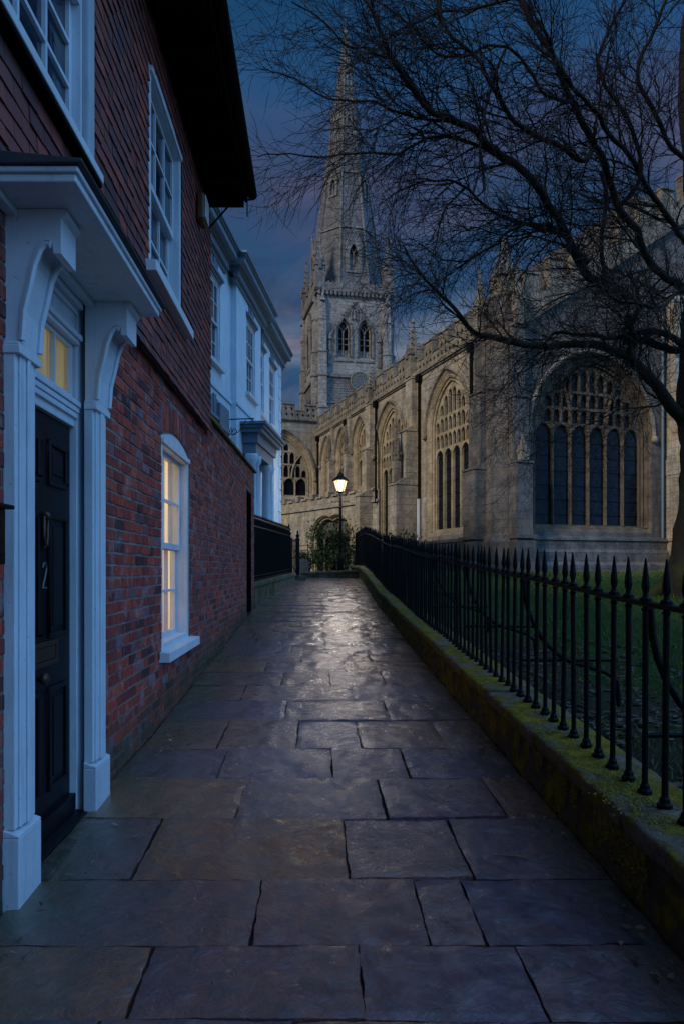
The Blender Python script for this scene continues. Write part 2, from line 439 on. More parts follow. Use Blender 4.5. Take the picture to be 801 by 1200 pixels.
# ------------------------------------------------------------------ ground sheet
def axis_steps(vals):
    out = []
    for a, b, st in vals:
        n = max(1, round((b-a)/st)); out += [a+(b-a)*i/n for i in range(n)]
    return out+[vals[-1][1]]
xs = axis_steps([(-600, -60, 90), (-60, -10, 10), (-10, -2, 1), (-2, 1.3, .3), (1.3, 1.6, .15), (1.6, 9, .4), (9, 40, 3), (40, 600, 80)])
ys = axis_steps([(-300, -20, 40), (-20, 0, 2), (0, 26, .5), (26, 60, 2), (60, 140, 10), (140, 900, 95)])
mb = MB()
for y in ys:
    for x in xs:
        gl = g(y); lw = lawn(y)
        t = min(1, max(0, (x-1.38)/.12))
        z = (gl-.019)*(1-t)+lw*t
        if y > 20.3 and -3 < x < 1.4: z = max(z, gl+.0)
        if x > 1.7: z += .05*noise.noise(Vector((x*.6, y*.6, 0)))
        mb.v.append((x, y, z))
nx = len(xs)
mb.f = [(j*nx+i, j*nx+i+1, (j+1)*nx+i+1, (j+1)*nx+i) for j in range(len(ys)-1) for i in range(nx-1)]
tag(mb.build('ground', M_GROUND, smooth=True, recalc=False), kind='structure')

# ------------------------------------------------------------------ flagstone lane
def y_of_row(py):
    lo, hi = .3, 60
    for _ in range(50):
        m = (lo+hi)/2
        if (EYE-g(m))*800/m > py-668: lo = m
        else: hi = m
    return lo
rows_px = [1420, 1285, 1195, 1107, 1030, 959, 911, 877, 844, 820.5, 803.5, 787.5, 775, 766, 756.5, 748, 740.5, 733.7, 728, 722.5, 717]
joints_px = {2: [165, 424, 621], 3: [301, 493, 552], 4: [174, 405, 537], 5: [283, 447, 578], 6: [261, 388, 474], 7: [262, 349, 420, 514],
             8: [196, 335, 453], 9: [285, 414, 520], 10: [331, 386, 449], 11: [312, 404], 12: [353, 433], 13: [342, 398, 460], 14: [300, 380, 425]}
rows = [y_of_row(p) for p in rows_px]
while rows[-1] < 20.2: rows.append(rows[-1]+random.uniform(.42, .62))
rows = [rows[0]-3.0, rows[0]-2.4, rows[0]-1.8, rows[0]-1.2, rows[0]-.6]+rows
mb = MB()
def slab(mb, x0, x1, y0, y1):
    j = lambda a=.005: random.uniform(-a, a)
    gp = .0045
    dz = random.uniform(-.003, .003); tx = j(.005); ty = j(.006)
    st_ = .035 if y0 < 8 else .1
    nx_ = max(2, int((x1-x0)/st_)); ny_ = max(2, int((y1-y0)/st_))
    cor = [(x0+gp+j(), y0+gp+j()), (x1-gp+j(), y0+gp+j()), (x1-gp+j(), y1-gp+j()), (x0+gp+j(), y1-gp+j())]
    seed = random.uniform(0, 100)
    o = len(mb.v); W = nx_+1
    def P(u, v):
        a = [cor[0][k]*(1-u)+cor[1][k]*u for k in (0, 1)]; b = [cor[3][k]*(1-u)+cor[2][k]*u for k in (0, 1)]
        return a[0]*(1-v)+b[0]*v, a[1]*(1-v)+b[1]*v
    for jv in range(ny_+1):
        for iu in range(nx_+1):
            x, y = P(iu/nx_, jv/ny_)
            e = (iu in (0, nx_)) or (jv in (0, ny_))
            if e:
                x += .007*noise.noise(Vector((x*9, y*9, seed)))+.005*noise.noise(Vector((x*31, y*31, seed))); y += .007*noise.noise(Vector((x*9, y*9, seed+9)))+.005*noise.noise(Vector((x*31, y*31, seed+9)))
            z = g(y)+dz+tx*(2*iu/nx_-1)+ty*(2*jv/ny_-1)+.0045*noise.noise(Vector((x*3.5, y*3.5, seed)))+.0022*noise.noise(Vector((x*14, y*6+x*5, seed)))-((.002+.006*max(0, noise.noise(Vector((x*13, y*13, seed+4))))) if e else 0)
            mb.v.append((x, y, z))
    for jv in range(ny_):
        for iu in range(nx_):
            a = o+jv*W+iu; mb.f.append((a, a+1, a+W+1, a+W))
    per = [o+i for i in range(nx_)]+[o+i*W+nx_ for i in range(ny_)]+[o+ny_*W+i for i in range(nx_, 0, -1)]+[o+i*W for i in range(ny_, 0, -1)]
    b = len(mb.v)
    for i in per:
        x, y, z = mb.v[i]; mb.v.append((x, y, z-.05))
    for k in range(len(per)):
        k2 = (k+1) % len(per); mb.f.append((per[k], b+k, b+k2, per[k2]))
for ri in range(len(rows)-1):
    y0, y1 = rows[ri], min(rows[ri+1], 20.3)
    if y1-y0 < .08: continue
    ym = (y0+y1)/2; k = ri-5
    xl = -1.24 if y0 < 13.7 else -1.25+.125*(y0-13.9)
    xr = 1.285
    if k in joints_px:
        J = [(p-370)*ym/800 for p in joints_px[k]]
    else:
        J = []; x = xl+random.uniform(.3, .8)
        while x < xr-.28:
            J.append(x); x += random.uniform(.42, .98)
    J = [x for x in J if xl+.15 < x < xr-.12]
    E = [xl]+J+[xr]
    for a, b in zip(E, E[1:]): slab(mb, a, b, y0, y1)
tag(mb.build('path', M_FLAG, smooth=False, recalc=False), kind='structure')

# ------------------------------------------------------------------ brickwork
def cut(intervals, a, b):
    out = []
    for p, q in intervals:
        if b <= p or a >= q: out.append((p, q)); continue
        if a > p: out.append((p, a))
        if b < q: out.append((b, q))
    return out
def brick(mb, u0, u1, z0, z1):
    d = .0035; j = random.uniform(-.003, .003); w = j
    t = random.uniform(-.002, .002)
    pts = [(u0, -.05, z0), (u1, -.05, z0), (u1, -.05, z1), (u0, -.05, z1),
           (u0, w-.005, z0), (u1, w-.005, z0), (u1, w-.005, z1), (u0, w-.005, z1),
           (u0+d, w+t, z0+d), (u1-d, w-t, z0+d), (u1-d, w-t, z1-d), (u0+d, w+t, z1-d)]
    fs = [(8, 9, 10, 11)]
    for a in (0, 4):
        for k in range(4):
            k2 = (k+1) % 4; fs.append((a+k, a+k2, a+4+k2, a+4+k))
    mb.add(pts, fs)
def brickwork(mb, U0, U1, zlow, ztop, openings):
    z = zlow; row = 0; H = .075
    while z < ztop-.02:
        zc = z+H/2
        iv = [(U0, U1)]
        for f in openings:
            r = f(zc)
            if r: iv = cut(iv, *r)
        off = (row % 2)*.168
        for a, b in iv:
            # snap the flemish pattern to the wall
            k = math.floor((a-U0-off)/.337)-1
            while True:
                s0 = U0+off+k*.337
                if s0 > b: break
                for p, q in ((s0, s0+.2245), (s0+.2245, s0+.337)):
                    p2, q2 = max(p, a), min(q, b)
                    if q2-p2 > .035:
                        jz = random.uniform(-.003, .003)
                        brick(mb, p2+.0058+random.uniform(-.003, .003), q2-.0058+random.uniform(-.003, .003), z+.0058+jz, min(z+H, ztop)-.0058+jz)
                k += 1
        z += H; row += 1

# ------------------------------------------------------------------ brick house
house = empty('brick_house', 'red brick house with tile-hung upper floor, dark eaves and white canopied front door', 'house', (-1.25, 3, .15))
def HP(mb, name, mat, parent=None, **k):
    o = mb.build(name, mat, None, **k)
    p = parent or house
    o.parent = p
    o.matrix_parent_inverse = Matrix.Identity(4)
    if p is house: o.location = (1.25, -3, -.15)
    return o
WG = dict(u0=5.55, u1=6.78, z0=.86, z1=2.60, rise=.10)     # ground floor window
DU0, DU1 = 2.82, 3.82
def op_win(zc, w=WG):
    if zc < w['z0']-.06 or zc > w['z1']+w['rise']+.235: return None
    c = (w['u0']+w['u1'])/2; hw = (w['u1']-w['u0'])/2
    if zc <= w['z1']+.235: return (w['u0'], w['u1']) if zc < w['z1']-.03 else (w['u0']-.06, w['u1']+.06)
    k = (zc-w['z1']-.235)/w['rise']
    return (c-hw*sqrt(max(0, 1-k)), c+hw*sqrt(max(0, 1-k)))
def op_door(zc): return (DU0, DU1) if zc < 2.97 else None
mb = MB(HC)
brickwork(mb, -3.0, 7.86, -.42, 3.1, [op_win, op_door])
n_arch = 17                                                 # soldier arch over the window
for i in range(n_arch):
    c = (WG['u0']+WG['u1'])/2; hw = (WG['u1']-WG['u0'])/2+.055
    a0 = c-hw+2*hw*i/n_arch; a1 = c-hw+2*hw*(i+1)/n_arch
    zz = WG['z1']+WG['rise']*(1-((a0+a1)/2-c)**2/hw**2)
    brick(mb, a0+.004, a1-.004, zz+.004, zz+.228)
wall = HP(mb, 'brick_wall', M_BRICK, recalc=False)
mb = MB(HC)
mb.plate(rect(-3.0, 7.86, -.6, 3.1), [segarch(WG['u0'], WG['u1'], WG['z0']-.05, WG['z1'], WG['rise']), rect(DU0, DU1, -.4, 2.97)], -.24, -.0055)
mb.box(-3.0, 7.86, -6.0, -5.8, -.6, 5.8); mb.box(-3.0, -2.8, -5.8, -.25, -.6, 5.8); mb.box(7.62, 7.855, -5.8, -.25, -.6, 5.8)
HP(mb, 'mortar_backing', M_MORTAR)
# upper floor, hung with clay tiles
U1 = dict(u0=2.25, u1=3.575, z0=3.68, z1=5.25, rise=.06)
U2 = dict(u0=4.98, u1=6.18, z0=3.72, z1=5.22, rise=.12)
mb = MB(HC)
mb.plate(rect(-3.0, 7.86, 3.102, 5.75), [segarch(w['u0'], w['u1'], w['z0'], w['z1'], w['rise']) for w in (U1, U2)], -.24, .012)
HP(mb, 'upper_wall', M_MORTAR)
mb = MB(HC)
zz = 3.06; r = 0
while zz < 5.62:
    iv = [(-3.0, 7.885)]
    for w, pad in ((U1, .11), (U2, .015)):
        if w['z0']-.10 < zz+.05 < w['z1']+.02: iv = cut(iv, w['u0']-.015, w['u1']+pad)
        elif w['z1']+.02 <= zz+.05 < w['z1']+w['rise']: iv = cut(iv, w['u0']+.2, w['u1']-.2)
    fl = .045 if r == 0 else (.03 if r == 1 else .018)
    for a, b in iv:
        x = a-(r % 2)*.078
        while x < b:
            p, q = max(a, x)+.002, min(b, x+.153)-.002
            if q-p > .03:
                jj = random.uniform(-.003, .003); dz = random.uniform(-.003, .003); tl = random.uniform(-.004, .004)
                mb.add([(p, fl+.012+jj, zz+dz), (q, fl+.012+jj+tl, zz+dz+tl), (q, .020, zz+.13), (p, .020, zz+.13),
                        (p, fl+.027+jj, zz+dz), (q, fl+.027+jj+tl, zz+dz+tl), (q, .032, zz+.13), (p, .032, zz+.13)],
                       [(0,1,5,4), (4,5,6,7), (0,4,7,3), (1,2,6,5), (0,3,2,1)])
            x += .155
    zz += .083; r += 1
HP(mb, 'hung_tiles', M_TILE, recalc=False)
mb = MB(HC)                                                  # rough plaster strip beside the near upper window
mb.box(U1['u1']+.004, U1['u1']+.105, .0125, .062, U1['z0']-.02, U1['z1']+.08)
HP(mb, 'plaster_strip', M_PLASTER, bevel=.012, )
# eaves and roof
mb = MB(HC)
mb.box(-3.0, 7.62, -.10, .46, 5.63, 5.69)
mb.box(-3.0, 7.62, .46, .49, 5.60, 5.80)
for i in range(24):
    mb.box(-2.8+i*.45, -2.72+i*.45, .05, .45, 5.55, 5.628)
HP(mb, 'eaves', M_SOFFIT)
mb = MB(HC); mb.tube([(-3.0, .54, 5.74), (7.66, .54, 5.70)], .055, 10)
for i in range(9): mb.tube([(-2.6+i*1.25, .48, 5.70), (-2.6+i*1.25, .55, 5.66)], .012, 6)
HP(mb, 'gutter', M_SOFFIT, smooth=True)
mb = MB(HC); mb.prism([(.50, 5.70), (.50, 5.78), (-2.9, 8.3), (-6.3, 5.78), (-6.3, 5.70), (-2.9, 8.2)], -3.1, 7.70, 'a')
HP(mb, 'roof', M_TILE)

M_SILL_SHADE = M_SOFFIT
def sash_window(parent_fn, fm, u0, u1, z0, z1, rise, cols, rows, front, deep, fw=.085, sill=None, glass=None, behind=None, mat=None, name='window', under=False):
    """box frame (a mesh) with two sashes; pane, sill and what is behind hang under it"""
    mat = mat or M_WHITE
    mb = MB(fm)
    outer = segarch(u0, u1, z0, z1, rise) if rise else rect(u0, u1, z0, z1)
    zt = z1-(.06 if rise else fw)
    mb.plate(outer, [rect(u0+fw, u1-fw, z0+.05, zt)], deep-.08, front)
    if rise: mb.box(u0+.03, u1-.03, front+.001, front+.022, zt+.012, zt+.05)
    zm = z0+.05+(zt-z0-.05)*.5
    def sash(za, zb, w):
        a, b = u0+fw-.012, u1-fw+.012; st = .05
        iw = (b-a-2*st-(cols-1)*.022)/cols; ih = (zb-za-2*st-(rows-1)*.022)/rows
        holes = []
        for i in range(cols):
            for k in range(rows):
                x = a+st+i*(iw+.022); z = za+st+k*(ih+.022); holes.append(rect(x, x+iw, z, z+ih))
        mb.plate(rect(a, b, za, zb), holes, w-.036, w)
    sash(zm-.02, zt+.01, deep+.035); sash(z0+.045, zm+.02, deep-.006)
    fr = parent_fn(mb, name, mat)
    mb = MB(fm); mb.box(u0+fw, u1-fw, deep-.030, deep-.026, z0+.05, zm); mb.box(u0+fw, u1-fw, deep+.012, deep+.016, zm, zt)
    sub = lambda m, nm, ma, **k: parent_fn(m, nm, ma, parent=fr, **k)
    sub(mb, 'pane', glass or M_GLASS)
    if sill:
        ua, ub, w1, za, zb = sill
        mb = MB(fm); mb.wedge(ua, ub, front-.10, w1, za, zb+.015, zb)
        sub(mb, 'sill', M_WHITE2, bevel=.006)
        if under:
            mb = MB(fm); mb.box(ua+.01, ub-.01, front-.10, w1-.006, za-.022, za-.001); sub(mb, 'sill_shade', M_SILL_SHADE)  # dark board stands in for the shade beneath the sill
    if behind: behind(sub)
    return fr
def HPs(mb, name, mat, parent=None, **k): return HP(mb, name, mat, parent, **k)
M_CREAM = mat_emit('lit_curtain', (.92, .70, .38), .80, (.50, .28, .09))
M_AMBER = mat_emit('lit_room', (.85, .42, .06), .70, (.5, .22, .03))
M_FAN = mat_emit('lit_hall', (.62, .46, .20), .36, (.16, .12, .06))
M_DIM = mat_plain('dark_room', (.012, .013, .016), .9)
def lit_room(sub):
    mb = MB(HC)
    for a, b, s in ((5.64, 6.12, 0), (6.42, 6.69, 1)):          # curtains with folds
        pts = []; n = 28
        for i in range(n+1):
            u = a+(b-a)*i/n; pts.append((u, -.185+.014*sin(i*1.9)))
        base = len(mb.v)
        mb.add([(u, w, z) for u, w in pts for z in (.93, 2.56)], [(2*i, 2*i+2, 2*i+3, 2*i+1) for i in range(n)])
    sub(mb, 'curtain', M_CREAM, recalc=False)
    mb = MB(HC); mb.box(5.56, 6.77, -.236, -.222, .85, 2.62)
    sub(mb, 'lit_room_wall', M_AMBER)
sash_window(HPs, HC, WG['u0']+.003, WG['u1']-.003, WG['z0']-.02, WG['z1']-.004, WG['rise'], 3, 2, -.012, -.115, .085,
            (5.47, 6.87, .085, .755, .835), M_CLEAR, lit_room)
def dark_room(u0, u1, z0, z1):
    def f(sub):
        mb = MB(HC); mb.box(u0+.01, u1-.01, -.235, -.225, z0+.02, z1)
        sub(mb, 'drawn_blind', M_DIM)
    return f
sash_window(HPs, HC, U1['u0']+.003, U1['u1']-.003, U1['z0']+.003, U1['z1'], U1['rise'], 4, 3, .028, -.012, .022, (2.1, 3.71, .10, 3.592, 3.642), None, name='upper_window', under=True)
sash_window(HPs, HC, U2['u0']+.003, U2['u1']-.003, U2['z0']+.003, U2['z1'], U2['rise'], 3, 2, .03, -.055, .085, (4.86, 6.33, .12, 3.635, 3.715), None, name='upper_window')

# door surround
def pilaster(u0, u1):
    mb = MB(HPL)
    gz = g((u0+u1)/2)-.03
    pz = .455
    mb.box(u0, u1, -.008, .07, pz, 2.40)
    mb.box(u0+.03, u1-.03, .07, .085, pz, 2.38)
    for a, b in ((u0+.085, u1-.085),):
        mb.box(a, b, .085, .101, pz, 2.375)
    mb.box(u0-.008, u1+.008, -.007, .108, 2.37, 2.405)       # necking band
    mb.box(u0-.002, u1+.002, -.006, .100, 2.405, 2.42)
    pil = HP(mb, 'pilaster', M_WHITE, bevel=.004)
    mb = MB(HPL); mb.box(u0-.012, u1+.012, -.008, .105, gz, pz-.03); mb.wedge(u0-.012, u1+.012, -.0075, .1045, pz-.0301, pz+.005, pz-.02)
    HP(mb, 'plinth', M_CHIPPED, pil, bevel=.006)
    return pil
pilaster(2.74, 2.94); pilaster(3.70, 3.93)
def bracket(u0, u1):
    mb = MB(HB)
    prof = [(-.005, 2.391), (.07, 2.391), (.08, 2.52), (.108, 2.62), (.128, 2.71), (.155, 2.775), (.18, 2.803), (.205, 2.80), (.222, 2.79), (.226, 2.748), (.262, 2.748), (.262, 2.892), (.286, 2.904), (.286, 2.928), (-.005, 2.928)]
    mb.prism([(p[0], p[1]) for p in prof], u0+.015, u1-.015, 'a')
    rib = [(.078, 2.40), (.088, 2.52), (.116, 2.62), (.137, 2.705), (.165, 2.765), (.19, 2.79), (.215, 2.785)]
    for uu in (u0+.012, u1-.012):
        mb.tube([(uu, w, z-.004) for w, z in rib], .014, 6)
    return HP(mb, 'bracket', M_WHITE, bevel=.004)
bracket(2.74, 2.94); bracket(3.70, 3.93)
mb = MB(HCAN)                                                  # canopy
mb.box(2.45, 3.95, -.008, .370, 2.93, 2.962)
mb.box(2.437, 3.963, -.008, .383, 2.962, 2.985)
mb.box(2.47, 3.93, .0, .05, 2.90, 2.93)
canopy = HP(mb, 'canopy', M_WHITE, bevel=.006)
mb = MB(HCAN)
mb.wedge(2.425, 3.975, -.008, .398, 2.986, 3.045, 3.004)
mb.tube([(2.425, .398, 2.996), (3.2, .400, 2.999), (3.975, .398, 2.996)], .010, 6)
HP(mb, 'lead_roof', M_LEAD, canopy, bevel=.006, jitter=.006)
mb = MB(HD)                                                  # frame, frieze, transom inside the surround
mb.box(2.70, 2.8315, -.16, -.010, .1, 2.956); mb.box(3.5685, 3.70, -.16, -.010, .1, 2.956)
mb.box(2.835, 3.565, -.10, -.016, 2.765, 2.90); mb.box(2.832, 3.568, -.10, .026, 2.901, 2.957); mb.box(2.833, 3.567, -.10, -.002, 2.872, 2.9005)
mb.box(2.823, 3.577, -.10, .02, 2.735, 2.764); mb.box(2.825, 3.575, -.10, .005, 2.712, 2.734)
mb.box(2.836, 3.564, -.14, -.02, 2.27, 2.41)
mb.box(2.824, 3.576, -.10, .012, 2.375, 2.405); mb.box(2.825, 3.575, -.10, .003, 2.345, 2.374); mb.box(2.827, 3.573, -.10, -.004, 2.315, 2.344)
HP(mb, 'door_frame', M_WHITE, bevel=.004)
mb = MB(HD)                                                  # fanlight
mb.plate(rect(2.837, 3.563, 2.411, 2.711), [rect(2.865+i*.227, 2.865+i*.227+.21, 2.44, 2.69) for i in range(3)], -.055, -.03)
fl = HP(mb, 'fanlight', M_WHITE)
mb = MB(HD); mb.box(2.86, 3.54, -.047, -.043, 2.42, 2.70); HP(mb, 'pane', M_CLEAR, fl)
mb = MB(HD); mb.box(2.838, 3.562, -.072, -.067, 2.415, 2.708); HP(mb, 'lit_hall_wall', M_FAN, fl)
# door leaf
mb = MB(HD)
mb.box(2.836, 3.564, -.085, -.045, .215, 2.268)
panels = [(2.90, 3.145), (3.255, 3.50)]
for a, b in panels:
    for za, zb in ((1.92, 2.15), (1.16, 1.78), (.40, .92)):
        for (p, q, r_, s_) in ((a, b, za, za+.028), (a, b, zb-.028, zb), (a, a+.028, za+.028, zb-.028), (b-.028, b, za+.028, zb-.028)):
            mb.box(p, q, -.046, -.030, r_, s_)
        mb.box(a+.06, b-.06, -.046, -.036, za+.06, zb-.06)
mb.box(2.836, 3.564, -.046, -.012, .215, .30)
door = HP(mb, 'door', M_BLACKP, bevel=.005)
mb = MB(HD); mb.plate(rect(3.06, 3.36, 1.03, 1.15), [rect(3.085, 3.335, 1.055, 1.125)], -.046, -.030); mb.box(3.087, 3.333, -.046, -.035, 1.057, 1.123)
HP(mb, 'letter_plate', M_BRASS, door, bevel=.003)
mb = MB(HD); mb.tube([(3.10, -.046, .985), (3.10, -.02, .985), (3.10, -.005, .985), (3.10, .012, .985), (3.10, .022, .985)], [.012, .012, .028, .03, .012], 12)
HP(mb, 'knob', M_BRASS, door, smooth=True)
mb = MB(HD)
mb.tube([(3.17, -.04, 1.77), (3.17, -.012, 1.765), (3.17, -.005, 1.745)], [.018, .018, .014], 8)
mb.tube([(3.15, -.02, 1.76), (3.148, -.02, 1.66), (3.16, -.02, 1.62), (3.18, -.02, 1.62), (3.192, -.02, 1.66), (3.19, -.02, 1.76)], .009, 6)
mb.lathe(3.17, -.03, [(.012, 1.60), (.016, 1.615), (.012, 1.63)], 8)
HP(mb, 'knocker', M_BRASS, door, smooth=True)
mb = MB(HD)                                                  # the numeral 2
two = [(-.022, .035), (-.016, .05), (0, .057), (.016, .05), (.022, .034), (.016, .016), (.002, -.008), (-.014, -.032), (-.024, -.05), (.0, -.05), (.026, -.05)]
mb.tube([(3.20+a, -.038, 1.47+b*1.15) for a, b in two], .0055, 6)
HP(mb, 'house_number', mat_plain('pewter', (.10, .10, .10), .5, .5), door)
mb = MB(HD); mb.box(2.822, 3.578, -.12, .03, .02, .19); mb.wedge(2.822, 3.578, -.04, .05, .19, .213, .195)
HP(mb, 'threshold', M_BLACKP, bevel=.006)
mb = MB(HD); mb.box(2.83, 3.57, .031, .125, .02, .175)
HP(mb, 'doorstep', M_STEP, bevel=.012)

# ------------------------------------------------------------------ things on the house
def at_house(name, label, cat, u, w, z):
    return empty(name, label, cat, (-1.25+w, u, z))
def LP(mb, name, mat, parent, **k):
    return mb.build(name, mat, parent, **k)
e = at_house('wall_postbox', 'black wall-mounted post box with overhanging lid beside the front door', 'post box', 2.34, 0, 1.52)
mb = MB(); mb.box(.002, .13, -.13, .13, 0, .20); mb.box(.12, .135, -.10, .10, .03, .16); LP(mb, 'box_body', M_IRON, e, bevel=.006)
mb = MB(); mb.wedge(-.15, .15, .0, .155, .20, .235, .215)
mb.v = [(y, x, z) for x, y, z in mb.v]; LP(mb, 'lid', M_IRON, e, bevel=.005)
mb = MB(); mb.box(.05, .09, -.05, .05, -.10, 0); LP(mb, 'newspaper_holder', M_IRON, e)
e = at_house('alarm_box', 'brown and pale alarm box high under the eaves of the tile-hung wall', 'alarm box', 7.0, .05, 5.05)
mb = MB(); mb.box(.0, .075, -.12, .12, 0, .27); LP(mb, 'housing', mat_plain('brown_plastic', (.12, .06, .025), .5), e, bevel=.02)
mb = MB(); mb.box(.0755, .09, -.10, .115, .02, .25); LP(mb, 'cover', mat_plain('pale_plastic', (.42, .42, .40), .4), e, bevel=.012)
e = at_house('cable_bracket', 'thin iron strut bracket standing out from the end of the eaves', 'bracket', 7.75, .03, 5.35)
mb = MB(); mb.tube([(0, 0, .02), (.30, 0, .36)], .011, 6); mb.tube([(.0, .03, .36), (.48, .03, .37)], .011, 6); mb.tube([(.0, 0, -.04), (0, 0, .40)], .014, 6)
LP(mb, 'strut', M_IRON, e)
mb = MB(); mb.tube([(.44, .03, .41), (.44, .03, .18)], .008, 6); LP(mb, 'hanger', M_IRON, e)

# ------------------------------------------------------------------ garden wall
gw = empty('garden_wall', 'weathered red brick garden wall with a narrow dark doorway beyond the house', 'wall', (-1.25, 10, .5))
def GP(mb, name, mat, parent=None, **k):
    o = mb.build(name, mat, parent or gw, **k)
    if parent is None or parent is gw: o.location = (1.25, -10, -.5)
    return o
def op_gate(zc): return (12.38, 13.28) if zc < 3.0 else None
def wtop(u): return 3.27+(u-7.87)*.036
mb = MB(HC)
brickwork(mb, 7.872, 13.9, .18, 3.20, [op_gate])
for k in range(5):
    s = 7.872+(k*.075)/.036
    if s < 13.8: brickwork(mb, s, 13.9, 3.205+k*.075-.005, 3.27+k*.075, [op_gate])
GP(mb, 'brickwork', M_BRICK, recalc=False)
mb = MB(HC)
mb.plate([(7.872, -.2), (7.872, 3.24), (13.9, 3.46), (13.9, -.2)], [rect(12.38, 13.28, 0.1, 2.99)], -.24, -.0055)
GP(mb, 'mortar_core', M_MORTAR)
mb = MB(HC)
n = 22
for i in range(n):
    a = 7.87+6.06*i/n; b = 7.87+6.06*(i+1)/n-.01
    mb.add([(a, -.29, wtop(a)-.02), (b, -.29, wtop(b)-.02), (b, .05, wtop(b)-.02), (a, .05, wtop(a)-.02),
            (a, -.29, wtop(a)+.02), (b, -.29, wtop(b)+.02), (b, .05, wtop(b)+.02), (a, .05, wtop(a)+.02),
            (a, -.12, wtop(a)+.075), (b, -.12, wtop(b)+.075)],
           [(0,1,2,3), (0,4,5,1), (3,2,6,7), (7,6,9,8), (4,8,9,5), (0,3,7,8,4), (1,5,9,6,2)])
GP(mb, 'coping', M_MOSS, bevel=.006)
mb = MB(HC)
mb.box(12.39, 13.27, -.20, -.155, .55, 2.98)
for i in range(6): mb.box(12.40+i*.145, 12.535+i*.145, -.156, -.145, .57, 2.96)
d = GP(mb, 'plank_door', M_BLACKP, bevel=.004)
mb = MB(HC); mb.box(13.235, 13.277, -.22, -.002, .56, 2.985); mb.box(12.383, 12.42, -.22, -.002, .56, 2.985); mb.box(12.421, 13.234, -.22, -.01, 2.94, 2.985); GP(mb, 'dark_reveal', M_SOFFIT)  # black boxes added to darken the reveals of the doorway
mb = MB(HC); mb.lathe(12.52, -.13, [(.02, 1.6), (.028, 1.62), (.02, 1.64)], 8); GP(mb, 'latch', M_IRON, d)
mb = MB(HC); mb.box(12.38, 13.28, -.24, .05, .3, .60); GP(mb, 'threshold', M_STEP, bevel=.01)

# ------------------------------------------------------------------ white building
WB = empty('white_building', 'pale blue rendered house with deep cornice, sash windows and columned doorway', 'house', (-2.54, 12, 0), -math.atan(.125))
def WP(mb, name, mat, parent=None, **k): return mb.build(name, mat, parent or WB, **k)
kx = lambda Y: (Y-12)*1.0078
END = kx(22.85)
wins = [(kx(14.2), kx(15.25), 6.0, 7.85), (kx(17.25), kx(18.25), 6.0, 7.85), (kx(19.35), kx(20.15), 6.0, 7.85), (kx(20.95), kx(21.85), 6.0, 7.85),
        (kx(14.2), kx(15.25), 2.6, 4.7), (kx(20.75), kx(21.7), 3.0, 5.15)]
step1, step2 = kx(16.2), kx(19.0)
def in_centre(a): return step1 < a < step2
mb = MB(WU)
mb.plate(rect(-2.2, step1-.001, .3, 8.45), [rect(*w) for w in wins if w[1] < step1], -.3, 0)
mb.plate(rect(step2+.001, END, .3, 8.45), [rect(*w) for w in wins if w[0] > step2], -.3, 0)
mb.plate(rect(step1, step2, .3, 8.45), [rect(*w) for w in wins if in_centre(w[0])]+[rect(kx(17.25), kx(18.35), 1.2, 4.1)], -.3, .14)
mb.box(-2.2, -2.0, -8, -.301, .3, 8.45); mb.box(END-.25, END-.001, -8, -.301, .3, 8.45); mb.box(-2.2, END, -8.3, -8.001, .3, 8.45)
WP(mb, 'wall', M_RENDER)
mb = MB(WU)                                                  # string course and plat bands
mb.box(-2.2, step1-.002, .001, .035, 5.42, 5.50); mb.box(step2+.002, END, .001, .035, 5.42, 5.50); mb.box(step1-.03, step2+.03, .141, .175, 5.42, 5.50)
WP(mb, 'string_course', M_RENDER, bevel=.006)
def cornice(a, b, o):
    mb = MB(WU)
    for z0, z1, p in ((8.26, 8.34, .05), (8.341, 8.50, .12), (8.501, 8.56, .17), (8.561, 8.70, .31), (8.701, 8.745, .345), (8.746, 8.80, .385)):
        mb.box(a-(p if o else 0), b+(p if o else 0), (o+.001 if z0 < 8.45 else -.30), o+p, z0, z1)
    mb.prism([(o+.385, 8.801), (-.3, 8.86), (-.3, 8.801)], a, b, 'a')
    return mb
c0 = cornice(-2.2, step1-.60, 0); WP(c0, 'cornice', M_TRIM)
WP(cornice(step1-.2, step2+.2, .142), 'cornice', M_TRIM); WP(cornice(step2+.60, END+.33, 0), 'cornice', M_TRIM)
mb = MB(WU); mb.prism([(.34, 8.80), (-4.2, 10.6), (-8.4, 8.80), (-8.4, 8.46), (-.32, 8.46)], -2.1, END+.2, 'a')
WP(mb, 'roof', M_SLATE)
for i, (a, b, za, zb) in enumerate(wins):
    o = .14 if in_centre(a) else 0
    fm = (lambda o: (lambda u, w, z: (w+o, u, z)))(o)
    sash_window(lambda m, nm, ma, parent=None, **k: WP(m, nm, ma, parent, **k), fm, a+.003, b-.003, za+.003, zb-.003, 0, 3, 2, -.03, -.075, .06,
                (a-.10, b+.10, .10, za-.10, za-.012), None, None, M_WHITE)
    c = (a+b)/2
    mb = MB(fm)
    mb.wedge(a-.06, b+.06, .002, .085, zb+.06, zb+.17, zb+.13); mb.box(a-.02, b+.02, .002, .045, zb+.015, zb+.059)
    for k, s in ((0, .11), (-1, .09), (1, .09)):
        x = c+k*.22
        mb.plate([(x-s*.7, zb+.182), (x-s, zb+.60-(.06 if k else 0)), (x+s, zb+.60-(.06 if k else 0)), (x+s*.7, zb+.182)], [], .002, .035 if k == 0 else .022)
    WP(mb, 'lintel', M_TRIM, bevel=.004)
